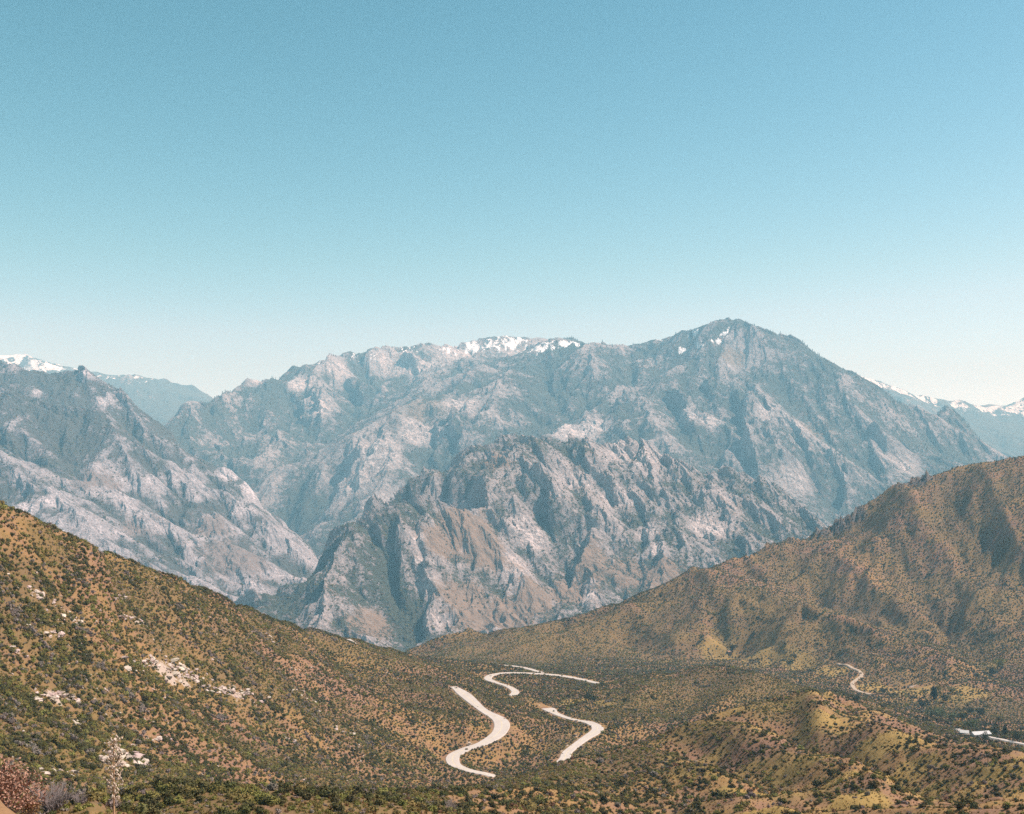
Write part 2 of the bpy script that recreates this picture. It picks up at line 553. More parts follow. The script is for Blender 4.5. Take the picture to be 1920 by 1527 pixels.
gap = bank_gap(); wgt = math.exp(-((-5.62 + 7.4) / 2.0) ** 4)
NEAR.Z = NEAR.Z - bx * gap / wgt + bx * 0.35 * fbm((NEAR.gx / 0.6).astype(np.float32), (NEAR.gy / 0.8).astype(np.float32), 3, 71)
NEAR.at['spur'] = g
NEAR.at['grass'] = 0.5 * (lowl * sm(-0.35, 0.25, fbm(X / 40, Y / 40, 3, 640))).reshape(NEAR.gx.shape) + blobs(NEAR, [(1560, 1470, 60, 1), (1620, 1500, 50, 1), (1490, 1440, 45, 1), (1400, 1490, 50, .9), (1640, 1400, 40, .7), (1290, 1445, 40, .8), (1540, 1340, 20, .8), (1750, 1480, 40, .6), (1450, 1515, 60, .8), (1000, 1500, 40, .4), (1720, 1440, 40, .7), (1850, 1450, 40, .6), (800, 1490, 30, .5), (1250, 1420, 25, .6)])
NEAR.at['bare'] = blobs(NEAR, [(1558, 1338, 11, .62), (1575, 1345, 9, .55), (760, 1510, 22, .5), (5, 1490, 30, .6)])
NEAR.at['olive'] = np.clip(blobs(NEAR, [(400, 1500, 130, 1), (600, 1510, 90, .9), (150, 1510, 60, 1), (950, 1470, 90, 1), (1080, 1450, 80, 1), (1200, 1410, 70, 1), (1330, 1365, 50, .9), (1430, 1325, 50, .9), (1000, 1520, 90, .8), (250, 1500, 90, 1), (60, 1520, 60, 1), (760, 1500, 90, .8), (1130, 1490, 60, .6)]) + 0.45 * (sm(0.0, 0.5, fbm(NEAR.gx.ravel() / 50, NEAR.gy.ravel() / 50, 4, 620, 0.6))).reshape(NEAR.gx.shape), 0, 1)

def ribs(L, lines):
    """rock ribs running down a face: sheer on their left, a long slope on their right"""
    dz = np.zeros(L.Z.shape)
    for line, A, wl, wr in lines:
        P = np.array([L.hit(px, py) for px, py in line]); P = P[np.argsort(P[:, 1])]
        t = np.clip((L.gy - P[0, 1]) / (P[-1, 1] - P[0, 1] + 1e-6), -1, 2)
        env = sm(-0.12, 0.2, t) * (1 - sm(0.8, 1.12, t))
        wob = fbm((L.gy / (wr * 0.5)).astype(np.float32), (L.gx / (wr * 2)).astype(np.float32), 3, 900 + int(line[0][0])) * wr * 0.18
        d = L.gx - np.interp(L.gy, P[:, 1], P[:, 0]) - wob
        d = d + fbm((L.gx / (wr * 0.35)).astype(np.float32), (L.gy / (wr * 0.35)).astype(np.float32), 4, 950 + int(line[0][0]), 0.6) * wl * 1.3
        env = env * (0.75 + 0.7 * fbm((L.gx / (wr * 0.8)).astype(np.float32), (L.gy / (wr * 0.5)).astype(np.float32), 3, 970))
        pr = np.where(d > 0, np.exp(-(d / wr) ** 1.2), sm(-wl, 0, d))
        dz = np.maximum(dz, A * env * pr)
    L.Z = L.Z + dz


# --- left hillside, the road valley and the long hill at right: one surface
lcrest = [(-250, 845, 360), (-100, 902, 410), (0, 946, 450), (60, 968, 480), (130, 1004, 530), (240, 1052, 620), (330, 1084, 690), (400, 1112, 760), (470, 1143, 840),
          (530, 1168, 910), (600, 1184, 1010), (650, 1199, 1100)]
rcrest = [(790, 1215, 1900), (870, 1188, 1900), (960, 1180, 1900), (1060, 1161, 1910), (1150, 1133, 1950), (1220, 1106, 2000), (1300, 1068, 2050), (1400, 1044, 2100),
          (1440, 1022, 2150), (1530, 1002, 2200), (1570, 978, 2220), (1620, 947, 2250), (1680, 908, 2250), (1740, 893, 2250), (1800, 875, 2250), (1920, 855, 2250), (2150, 815, 2250)]
pts = world_pts(lcrest) + back(lcrest, 1.3, 0.45) + world_pts(rcrest) + back(rcrest, 1.2, 0.5) + back(rcrest, 1.5, 0.45)
pts += world_pts([(250, 1200, 520), (100, 1100, 460), (330, 1330, 470), (0, 1200, 380), (0, 1350, 320), (150, 1350, 390), (300, 1430, 380), (450, 1400, 520), (600, 1400, 620),
                  (750, 1400, 705), (550, 1280, 720), (700, 1300, 880), (400, 1250, 590), (450, 1182, 780), (620, 1240, 930), (0, 1050, 420), (250, 1120, 575), (-200, 1200, 320), (-200, 1000, 370),
                  (100, 1450, 300), (450, 1460, 450), (650, 1450, 590), (0, 1500, 230), (200, 1500, 280), (800, 1440, 690),
                  (800, 1330, 875), (960, 1395, 815), (1000, 1370, 850), (1000, 1335, 945), (1150, 1400, 840), (1170, 1330, 990), (1250, 1340, 930), (1130, 1320, 1010), (1200, 1302, 1040), (1300, 1302, 1030), (1200, 1277, 1120), (1270, 1259, 1140), (1340, 1249, 1170), (1410, 1262, 1150), (1480, 1282, 1080), (1400, 1300, 1020), (1540, 1300, 1030),
                  (1040, 1300, 1085), (1090, 1305, 1060), (860, 1270, 1100), (800, 1252, 1120), (760, 1262, 1000), (890, 1258, 1290), (1080, 1262, 1300), (1150, 1270, 1270),
                  (960, 1256, 1480), (850, 1252, 1500), (760, 1240, 1380), (720, 1218, 1250), (800, 1240, 1600),
                  (950, 1240, 1660), (1050, 1247, 1610), (1150, 1248, 1570), (1250, 1242, 1620), (1370, 1222, 1730), (1480, 1246, 1590), (1600, 1282, 1450), (1700, 1292, 1400),
                  (1750, 1322, 1290), (1850, 1376, 1130), (1920, 1396, 1090), 
                  (1180, 1190, 1800), (1300, 1127, 1860), (1420, 1120, 1850), (1500, 1141, 1760), (1580, 1167, 1690), (1640, 1188, 1640), (1700, 1212, 1580), (1780, 1247, 1470), (1840, 1280, 1370),
                  (1560, 1138, 1880), (1650, 1163, 1810), (1760, 1196, 1710), (1870, 1262, 1480), (1960, 1290, 1380),
                  (1700, 1050, 2010), (1600, 1060, 2040), (1850, 1050, 1960), (1900, 1150, 1760), (1780, 1120, 1850), (1430, 1075, 2040), (1920, 1320, 1260), (2100, 1260, 1280), (2100, 1150, 1650)])
pts += [(-2200, 2600, 120), (-1200, 2200, 200), (-300, 2600, 130), (300, 3000, 60), (1500, 3500, 100), (2500, 3400, 300), (-600, 1700, 330), (-900, 1200, 420)]
pts += [(250, 1350, ZC - 262), (340, 1310, ZC - 266), (390, 1240, ZC - 268), (160, 1330, ZC - 256), (440, 1180, ZC - 264)]
pts += [(-10, 780, ZC - 206), (30, 700, ZC - 206)]
for rd in ROADS:
    pts += [tuple(p[:3]) for p in rd[::(12 if len(rd) > 20 else 3)] if p[4] > 0.6]
HILLS = Layer('valley_hills', -260, 2180, 700, grows((230, 620, 85), (620, 1450, 205), (1450, 2350, 115), (2350, 3600, 25)))
X, Y = HILLS.flat()
z, gx, gy = Rbf(pts, 14.0)(X, Y)
SP = np.concatenate(ROADS); SP = SP[SP[:, 4] > 0.5]
droad = np.full(X.shape, 1e9, np.float32); zroad = np.zeros_like(X); wroad = np.zeros_like(X)
sel = np.nonzero((Y > 600) & (Y < 1500) & (np.abs(X) < 350))[0]
xs, ys = X[sel], Y[sel]
dd = np.full(xs.shape, 1e9, np.float32); zz = np.zeros_like(xs); ww = np.zeros_like(xs)
for s in SP:
    d = (xs - np.float32(s[0])) ** 2 + (ys - np.float32(s[1])) ** 2
    k = d < dd
    dd[k] = d[k]; zz[k] = s[2]; ww[k] = s[3]
droad[sel] = np.sqrt(dd); zroad[sel] = zz; wroad[sel] = ww; wroad[droad > 150] = 5
keep = sm(8, 60, droad - wroad)
right = sm(0, 500, X) * sm(1350, 1800, Y) + sm(1500, 1750, Y) * sm(-400, 0, X)
right = np.clip(right, 0, 1)
lefth = (1 - sm(-60, 60, X + 0.05 * Y)) * (1 - sm(950, 1200, Y))
amp = (5.5 + 9.5 * right - 3.7 * lefth) * keep
h, g = erode(X, Y, gx, gy, 280.0, amp, 6, 40, 0.55, 0.36)
z = z + h - right * 4 + keep * (fbm(X / 60, Y / 60, 4, 15) * 2.6 + fbm(X / 9, Y / 9, 3, 19) * 0.5 + lefth * fbm(X / 24, Y / 24, 4, 23, 0.6) * 2.2)
# rock crags on the crest of the long hill
crag = blobs
HILLS.set(z.reshape(HILLS.gx.shape))
HILLS.fit(lcrest, 300, 1250, 22, 0.25)
z = HILLS.Z.ravel().astype(np.float32)
cr = blobs(HILLS, [(1725, 903, 22, 1), (1690, 915, 18, .8), (1600, 960, 26, 1), (1575, 982, 22, 1), (1540, 1000, 24, .9), (1480, 1022, 30, .6), (1440, 1024, 22, .5)])
z = z + cr.ravel() * (np.abs(fbm(X / 22, Y / 30, 4, 77, 0.6)) * 38 + 4)
# grade for the roads: cut and fill
e = droad - wroad
w = 1 - sm(3.0, 15.0, e)
z = z * (1 - w) + (zroad - 0.35) * w
# earth banks on the near side of stretches the photo does not show
for px, py, zr, hgt, rad in ((1074, 1354, -209, 1.2, 5), (990, 1322, -216.5, 4.0, 10), (1008, 1327, -215, 3.5, 9), (972, 1315, -217.5, 3.2, 9), (1178, 1290, -236.5, 5, 14)):
    Yb = zr / ((HY - py) / F); xb = (px - CX) / F * Yb
    z = z + hgt * np.exp(-((X - xb) ** 2 + (Y - Yb) ** 2) / rad ** 2)
HILLS.set(z.reshape(HILLS.gx.shape))
dz = np.zeros(HILLS.gx.shape)
wob = 18 * fbm(X / 90, Y / 90, 3, 860).reshape(HILLS.gx.shape)
for line, amp_, wd in (
        ([(1300, 1072), (1390, 1098), (1420, 1122), (1500, 1142), (1600, 1177), (1700, 1212), (1800, 1257)], 15, 32), ([(1500, 1104), (1600, 1140), (1700, 1170), (1790, 1206), (1870, 1266)], -16, 34),
        ([(1530, 1012), (1600, 1072), (1660, 1122), (1700, 1152)], 14, 30), ([(1480, 1060), (1540, 1110)], -11, 25), ([(1680, 918), (1730, 992), (1790, 1062), (1830, 1122), (1870, 1180)], 16, 32),
        ([(1620, 972), (1690, 1052), (1740, 1122), (1780, 1180)], -16, 28), ([(1840, 882), (1880, 962), (1930, 1042)], 15, 30), ([(1770, 922), (1840, 1012), (1890, 1092)], -15, 28),
        ([(1180, 1142), (1230, 1182), (1280, 1230)], 10, 24), ([(1120, 1162), (1180, 1202), (1230, 1240)], -10, 22), ([(1330, 1132), (1350, 1180), (1390, 1215)], -10, 20), ([(1440, 1142), (1480, 1182), (1500, 1230)], 9, 22),
        ([(1000, 1185), (1050, 1210), (1100, 1240)], 7, 22), ([(1560, 1180), (1590, 1215), (1630, 1250)], 8, 20), ([(1530, 1170), (1555, 1205), (1580, 1240)], -8, 18), ([(1650, 1215), (1690, 1245), (1730, 1275)], -8, 18),
        ([(1230, 1278), (1185, 1320), (1155, 1365)], 6, 18), ([(1330, 1272), (1285, 1320), (1240, 1370)], -8, 20), ([(1420, 1272), (1370, 1310), (1320, 1345)], 6, 20)):
    Pl = spline([(*HILLS.hit(*q_), 0) for q_ in line], 12.0)
    d2 = np.full(HILLS.gx.shape, 1e9)
    for q_ in Pl:
        d2 = np.minimum(d2, (HILLS.gx + wob - q_[0]) ** 2 + (HILLS.gy + wob * 0.6 - q_[1]) ** 2)
    dz += amp_ * np.exp(-np.sqrt(d2) / wd * 1.1 - d2 / (wd * wd) * 0.4)
HILLS.Z = HILLS.Z + 0.75 * dz * keep.reshape(HILLS.gx.shape)
g = g + (0.09 * dz).ravel()
HILLS.fit([p for p in rcrest if p[0] > 860], 1700, 2400, 30, 0.08)
HILLS.fit([(1225, 1272, 0), (1270, 1258, 0), (1340, 1247, 0), (1410, 1259, 0), (1480, 1280, 0), (1560, 1300, 0)], 1000, 1240, 25, 0.07)
jag = np.abs(fbm(X / 14, Y / 20, 4, 78, 0.6)).reshape(HILLS.gx.shape)
HILLS.Z = HILLS.Z + sm(0.15, 0.7, cr) * (jag * 22 - 2)
HILLS.at['spur'] = g
HILLS.at['crag'] = cr
HILLS.at['grass'] = blobs(HILLS, [(1080, 1315, 28, 1), (1130, 1318, 22, 1), (1060, 1320, 14, .8), (1500, 1247, 40, 1), (1420, 1228, 45, .95), (1350, 1226, 45, .9), (1560, 1258, 36, .95), (1640, 1292, 36, .9), (1250, 1243, 36, .6), (1730, 1296, 30, .9), (1820, 1300, 40, .8), (1470, 1225, 40, .6), (1700, 1300, 40, .8), (1790, 1310, 40, .8), (1850, 1250, 30, .7), (1350, 1190, 50, .5), (640, 1330, 40, .4), (1780, 1340, 30, .7), (990, 1192, 70, .45)])
HILLS.at['bare'] = np.maximum(blobs(HILLS, [(310, 1262, 44, 1.0), (345, 1280, 25, .9), (440, 1300, 28, .8), (470, 1310, 20, .5), (100, 1308, 30, .95), (225, 1425, 34, .9), (290, 1386, 20, .6), (150, 1362, 20, .6), (60, 1108, 26, .6), (120, 1140, 24, .6), (150, 1165, 16, .6),
                                     (95, 1192, 24, .6), (245, 1160, 22, .6), (205, 1120, 22, .4), (545, 1387, 14, .6), (35, 1225, 18, .6), (110, 1448, 24, .6), (570, 1300, 30, .5), (620, 1340, 24, .4), (700, 1225, 18, .5), (880, 1395, 12, .7), (1078, 1380, 12, .75), (1062, 1398, 10, .7), (690, 1240, 30, .45),
                                     (1430, 1060, 26, .5), (1400, 1090, 20, .45), (1690, 1250, 24, .5), (1710, 1287, 18, .7), (655, 1201, 8, .9), (1700, 930, 16, .5), (560, 1260, 26, .45), (330, 1120, 30, .4), (500, 1330, 26, .4)]),
                       np.maximum(cr * 0.45, (np.exp(-(np.maximum(droad - wroad - 1.5, 0) / 3.2) ** 2) * (0.42 + 0.35 * fbm(X / 14, Y / 14, 2, 83)) * sm(0, 0.5, droad - wroad + 3)).reshape(HILLS.gx.shape)))
HILLS.at['olive'] = np.clip(blobs(HILLS, [(1000, 1215, 110, .9), (1150, 1200, 80, .8), (880, 1225, 60, .8), (1450, 1165, 90, .8), (1250, 1180, 60, .6), (1300, 1290, 90, 1), (1200, 1320, 70, 1), (1130, 1340, 40, .8), (1400, 1280, 70, 1), (1480, 1290, 40, .9), (1400, 1270, 50, .9), (1880, 1330, 60, 1), (1650, 1150, 50, .9), (480, 1170, 60, .8), (600, 1190, 50, .8), (740, 1230, 60, .8), (100, 1020, 60, .7), (300, 1095, 60, .7), (60, 1420, 90, .8), (330, 1230, 50, .8), (400, 1275, 40, .7), (60, 1130, 110, .75), (160, 1260, 100, .7), (250, 1140, 70, .6), (20, 1300, 80, .7), (450, 1230, 70, .5), (200, 1370, 70, .5), (1850, 1120, 60, .5)]) + (0.10 * lefth + 0.24 * right + 0.55 * sm(-0.05, 0.45, fbm(X / 75, Y / 75, 4, 610, 0.6)) * (1 - 0.4 * right)).reshape(HILLS.gx.shape), 0, 1)

# --- the rocky ridge in the middle
mcrest = [(980, 812, 5000), (1010, 820, 5000), (1070, 823, 5000), (1150, 828, 5050), (1210, 822, 5100), (1250, 846, 5100), (1290, 873, 5100), (1340, 884, 5100), (1370, 878, 5100),
          (1420, 897, 5100), (1470, 913, 5100), (1530, 961, 5100), (1600, 1000, 5100), (1750, 1060, 5100)]
mleft = [(930, 829, 4950), (880, 845, 4900), (850, 864, 4850), (800, 893, 4800), (760, 932, 4750), (705, 958, 4700), (685, 1000, 4700), (660, 1060, 4700)]
mfront = [(830, 962, 4350), (770, 953, 4300), (705, 984, 4260), (640, 996, 4200), (600, 1046, 4150), (560, 1081, 4100), (510, 1111, 4050), (470, 1126, 4000)]
arete = [(785, 1000, 4170), (797, 1060, 4050), (812, 1110, 3950), (830, 1160, 3850)]
rib = [(985, 880, 4720), (1030, 940, 4560), (1000, 985, 4430), (965, 1040, 4280), (985, 1090, 4130), (1040, 1140, 3980)]
pts = world_pts(mcrest + mleft + mfront + arete + rib) + back(mcrest, 1.1, 0.75) + back(mcrest, 1.3, 0.5) + back(mleft, 1.06, 0.9) + back(mleft[:6], 1.3, 0.45) + back(mfront, 1.05, 0.85)
pts += world_pts([(900, 905, 4620), (930, 960, 4480), (900, 1000, 4330), (870, 1040, 4180), (880, 1100, 4030), (920, 1150, 3880), (720, 1060, 4020), (700, 1120, 3880), (640, 1110, 3900), (760, 1217, 3640), (620, 1180, 3700),
                  (900, 1187, 3720), (1050, 1161, 3900), (1100, 1141, 3960), (1230, 1091, 4120), (1300, 1061, 4220), (1400, 1036, 4350), (1500, 1011, 4520), (1600, 1020, 4500),
                  (1060, 1040, 4340), (1100, 960, 4560), (1150, 1050, 4280), (1200, 980, 4520), (1150, 900, 4770), (1250, 920, 4770), (1300, 970, 4600), (1350, 920, 4850), (1400, 970, 4650), (1450, 960, 4780), (1050, 880, 4770)])
pts += [(-900, 3600, 110), (0, 3300, 60), (900, 3700, 90), (-1000, 5200, 90), (-300, 6300, 100), (1000, 6400, 150), (1800, 5600, 120), (-1100, 4400, 90)]
MID = Layer('rocky_ridge', 380, 1800, 560, grows((3500, 5250, 320), (5250, 6400, 30)))
X, Y = MID.flat()
z, gx, gy = Rbf(pts, 30.0)(X, Y)
h, g = erode(X, Y, gx, gy, 420.0, np.full_like(X, 42.0), 6, 60, 0.52, 0.35)
wx = X + 60 * fbm(X / 200, Y / 200, 2, 31); wy = Y + 60 * fbm(X / 200, Y / 200, 2, 35)
cg = fbm(wx / 190, wy / 230, 6, 51, 0.56, ridged=True)
up = sm(ZC - 480, ZC - 150, z)
dz = h - 14 + cg * (14 + 30 * up) + np.maximum(0, fbm(wx / 90, wy / 110, 4, 58, 0.6)) * 34 * up
z = z + dz
MID.set(z.reshape(MID.gx.shape))
MID.fit([p for p in mcrest + mleft if 795 < p[0] < 1620] , 4300, 5400, 34, 0.05)
ribs(MID, [([(1010, 885), (1030, 930), (1040, 985)], 70, 22, 110), ([(975, 900), (990, 950)], 50, 20, 80), ([(1110, 880), (1140, 915)], 40, 16, 80), ([(1180, 890), (1230, 930)], 40, 16, 80), ([(700, 990), (715, 1030)], 40, 20, 90),
           ([(790, 965), (795, 1020), (805, 1080)], 45, 20, 110), ([(1370, 885), (1380, 925)], 50, 18, 60), ([(1420, 900), (1425, 930)], 45, 16, 60), ([(1335, 890), (1345, 925)], 40, 16, 60), ([(925, 960), (945, 1000)], 40, 18, 80), ([(1260, 860), (1270, 900)], 40, 16, 80)])
MID.X = MID.X - 0.55 * dz.reshape(MID.gx.shape)
MID.at['spur'] = g
MID.at['bare'] = blobs(MID, [(965, 1060, 30, 1), (1000, 1010, 22, .9), (975, 980, 18, .8), (785, 1010, 13, 1), (803, 1100, 18, 1), (790, 1050, 12, .9), (1210, 1000, 16, .8), (1230, 1030, 14, .9), (1330, 990, 34, .8), (1080, 900, 40, .5), (1180, 850, 60, .5), (930, 1175, 14, .9), (1100, 1120, 16, .9), (1130, 1150, 14, .9), (1150, 940, 40, .5), (700, 1160, 30, .5), (1370, 940, 30, .4), (900, 975, 25, .5), (820, 1165, 22, .5)])
MID.at['bare'] = MID.at['bare'] - 0.15 * (1 - sm(740, 800, MID.gx / MID.gy * F + CX)) * sm(3650, 3900, MID.gy)
MID.at['grass'] = blobs(MID, [(860, 990, 45, .9), (830, 1020, 40, 1), (900, 1030, 35, .8), (950, 1150, 45, 1), (870, 1130, 40, .9), (900, 1165, 40, 1), (1000, 1120, 35, .8), (1240, 1080, 35, 1), (1180, 1080, 40, .7), (1060, 1110, 30, .7), (700, 1180, 40, .5), (930, 870, 30, .5), (1100, 1050, 50, .5)])

# --- canyon wall at left
wback = [(-250, 655, 7200), (-100, 670, 7100), (0, 676, 7000), (60, 694, 7000), (120, 700, 6950), (145, 692, 6920), (155, 684, 6900), (180, 702, 6880), (215, 724, 6800), (245, 747, 6750), (275, 777, 6700), (320, 806, 6650),
         (335, 836, 6600), (385, 864, 6500), (440, 884, 6400), (480, 924, 6300), (492, 944, 6200), (540, 986, 5900), (580, 1021, 5600), (602, 1047, 5400), (640, 1090, 5300)]
wfront = [(-200, 690, 6050), (0, 729, 6000), (60, 747, 6000), (130, 764, 5950), (200, 778, 5900), (250, 815, 5820), (300, 858, 5740), (350, 892, 5680), (430, 935, 5560)]
pts = world_pts(wback + wfront) + back(wback, 1.08, 0.8) + back(wback, 1.25, 0.5) + back(wfront, 1.04, 0.3)
pts += world_pts([(0, 800, 5600), (100, 850, 5480), (200, 900, 5320), (300, 960, 5200), (400, 1010, 5080), (500, 1040, 5080), (0, 893, 4900), (80, 932, 4800), (150, 990, 4620), (300, 1062, 4560), (400, 1112, 4550), (480, 1132, 4600), (560, 1090, 4900),
                  (-150, 850, 4950), (-200, 980, 4500), (0, 980, 4600), (200, 1080, 4350)])
pts += [(-2300, 3700, 150), (-1200, 3700, 130), (-700, 4100, 95), (-600, 5600, 100), (-2500, 8600, 700), (-1500, 8600, 300)]
WALL = Layer('canyon_wall', -260, 700, 400, grows((3900, 7050, 330), (7050, 8600, 30)))
X, Y = WALL.flat()
z, gx, gy = Rbf(pts, 40.0)(X, Y)
h, g = erode(X, Y, gx, gy, 480.0, np.full_like(X, 40.0), 6, 90, 0.53, 0.35)
wx = X + 60 * fbm(X / 200, Y / 200, 2, 131); wy = Y + 60 * fbm(X / 200, Y / 200, 2, 135)
cg = fbm(wx / 220, wy / 260, 6, 151, 0.57, ridged=True)
low = 1 - sm(ZC - 150, ZC + 250, z)
dz = h - 12 + cg * (16 + 20 * low)
z = z + dz
WALL.set(z.reshape(WALL.gx.shape))
WALL.fit(wback, 5000, 7300, 30, 0.05)
ribs(WALL, [([(155, 690), (158, 715)], 40, 25, 40), ([(230, 735), (240, 765)], 50, 25, 70)])
WALL.X = WALL.X - 0.5 * dz.reshape(WALL.gx.shape)
WALL.at['spur'] = g
WALL.at['bare'] = np.maximum(blobs(WALL, [(195, 752, 14, .8), (70, 735, 12, .6), (155, 700, 14, .6), (430, 890, 30, .8), (470, 920, 25, .9), (245, 945, 14, .9), (250, 1000, 30, .6), (180, 875, 14, .7), (50, 960, 30, .6), (280, 900, 14, .6), (90, 935, 30, .5), (480, 1060, 30, .4)]), (low * 0.28).reshape(WALL.gx.shape))
WALL.at['grass'] = blobs(WALL, [(450, 1040, 60, .6), (400, 990, 40, .5), (180, 900, 50, .5), (260, 990, 40, .4)])

# --- the big mountain
bcrest = [(250, 840, 8000), (320, 801, 8300), (345, 767, 8500), (375, 753, 8700), (400, 747, 8900), (455, 718, 9300), (482, 711, 9400), (500, 717, 9500), (545, 692, 9700), (600, 677, 10000), (640, 664, 10200), (690, 656, 10400), (740, 650, 10600),
          (800, 645, 10800), (825, 645, 10850), (850, 652, 10900), (880, 641, 10900), (905, 633, 11000), (960, 631, 11000), (1010, 633, 11000), (1050, 638, 11000), (1070, 629, 11000), (1092, 642, 10700), (1140, 646, 10000), (1180, 647, 9600), (1250, 634, 9200),
          (1290, 620, 9000), (1330, 604, 8800), (1370, 597, 8700), (1400, 603, 8700), (1450, 621, 8600), (1500, 636, 8500), (1522, 657, 8450), (1560, 681, 8400), (1610, 706, 8300), (1650, 731, 8300), (1700, 759, 8300), (1722, 768, 8300),
          (1780, 765, 8600), (1800, 781, 8600), (1850, 831, 8500), (1900, 857, 8400), (2000, 905, 8400), (2200, 950, 8400)]
pts = world_pts(bcrest) + back(bcrest, 1.07, 0.75) + back(bcrest, 1.2, 0.5)
shoulder = [(1250, 668, 8600), (1150, 682, 8600), (1080, 700, 8500), (950, 712, 8500), (880, 757, 8100), (790, 748, 8100), (730, 792, 7850), (690, 830, 7650), (645, 882, 7400), (615, 925, 7250), (590, 1000, 6900)]
pts += world_pts(shoulder)
pts += world_pts([(900, 690, 9600), (800, 735, 9200), (700, 785, 8850), (620, 830, 8450), (540, 870, 8000), (500, 930, 7600), (560, 960, 7200), (600, 1040, 6400),
                  (560, 760, 9150), (640, 740, 9500), (450, 800, 8750), (400, 830, 8400), (720, 700, 10000), (860, 672, 10350), (1000, 668, 10300), (420, 870, 7900),
                  (820, 850, 7400), (720, 900, 7150), (680, 980, 6700), (900, 840, 7400), (980, 790, 7800), (1060, 800, 7500), (1150, 790, 7600), (1000, 860, 7050), (1120, 740, 8200), (1200, 730, 8200),
                  (1380, 690, 8250), (1300, 700, 8150), (1260, 755, 7800), (1230, 800, 7450), (1330, 770, 7750), (1400, 770, 7800), (1390, 850, 7150), (1330, 870, 7000), (1450, 790, 7700), (1440, 900, 6950), (1520, 860, 7200), (1500, 740, 8000), (1560, 780, 7800),
                  (1600, 850, 7500), (1560, 952, 6800), (1640, 905, 7150), (1700, 850, 7600), (1750, 872, 7450), (1680, 800, 7950), (1780, 830, 8050), (1850, 860, 7900), (1600, 960, 6700), (1800, 900, 7300)])
pts += [(-2600, 7600, 200), (-1500, 6900, 120), (-600, 6300, 100), (500, 6300, 350), (1800, 6200, 200), (3600, 6800, 250), (4600, 8000, 500)]
BIG = Layer('big_mountain', 230, 2180, 760, grows((6300, 9000, 260), (9000, 11100, 140), (11100, 13000, 20)))
X, Y = BIG.flat()
z, gx, gy = Rbf(pts, 60.0)(X, Y)
h, g = erode(X, Y, gx, gy, 800.0, np.full_like(X, 62.0), 6, 120, 0.52, 0.4)
wx = X + 90 * fbm(X / 350, Y / 350, 2, 231); wy = Y + 90 * fbm(X / 350, Y / 350, 2, 235)
cg = fbm(wx / 380, wy / 450, 6, 251, 0.56, ridged=True)
dz = h - 20 + cg * 34
z = z + dz
BIG.set(z.reshape(BIG.gx.shape))
BIG.fit([p for p in bcrest if p[0] > 330], 7000, 11300, 30, 0.06)
ribs(BIG, [([(1375, 745), (1395, 800), (1412, 860), (1425, 905)], 190, 45, 260), ([(1445, 800), (1460, 850), (1475, 905)], 130, 40, 200), ([(1500, 830), (1520, 890), (1535, 940)], 120, 40, 180),
           ([(1550, 850), (1570, 900), (1585, 945)], 110, 40, 180), ([(1255, 740), (1275, 780), (1300, 835)], 130, 45, 220), ([(1190, 735), (1160, 770), (1130, 805)], 90, 45, 200), ([(1320, 720), (1335, 760), (1350, 790)], 90, 40, 150),
           ([(590, 735), (600, 765), (612, 795)], 130, 50, 200), ([(655, 718), (670, 745), (685, 768)], 150, 50, 240), ([(545, 745), (560, 770), (575, 800)], 100, 45, 180), ([(760, 668), (775, 690), (790, 712)], 120, 50, 240),
           ([(735, 790), (690, 840), (655, 890)], 120, 60, 260), ([(845, 785), (850, 815), (856, 850)], 120, 35, 160), ([(812, 795), (818, 830)], 80, 30, 120), ([(1640, 800), (1680, 850)], 70, 40, 200)])
BIG.X = BIG.X - 0.6 * dz.reshape(BIG.gx.shape)
BIG.at['spur'] = g
BIG.at['bare'] = blobs(BIG, [(1060, 805, 30, 1), (1110, 800, 28, .9), (1090, 820, 26, .9), (1290, 775, 22, .8), (1330, 790, 18, .8), (740, 680, 40, .7), (800, 690, 40, .6), (640, 690, 40, .5), (860, 660, 50, .6), (980, 660, 60, .5), (860, 760, 40, .6), (700, 850, 60, .6), (660, 900, 50, .6), (780, 810, 50, .5), (600, 760, 30, .6), (1380, 670, 26, .5), (1440, 780, 26, .5), (1500, 790, 30, .5), (1700, 880, 30, .5), (1500, 900, 30, .4), (730, 960, 40, .5), (560, 720, 20, .8), (480, 708, 12, .9)])
BIG.at['grass'] = blobs(BIG, [(1380, 670, 30, .5), (1530, 810, 40, .5), (780, 770, 40, .4)])
BIG.at['snow'] = blobs(BIG, [(920, 645, 36, .85), (960, 645, 40, .9), (1010, 650, 36, .85), (1060, 645, 24, .95), (1080, 646, 14, .9), (885, 650, 26, .8), (840, 658, 20, .55), (760, 655, 34, .5), (700, 664, 24, .55), (660, 670, 20, .45), (1360, 630, 14, .85), (1345, 640, 12, .85), (1310, 645, 16, .75), (1280, 655, 14, .75), (1300, 622, 14, .75), (1365, 615, 12, .6), (1240, 636, 14, .6), (1210, 640, 12, .5), (600, 680, 14, .5)])

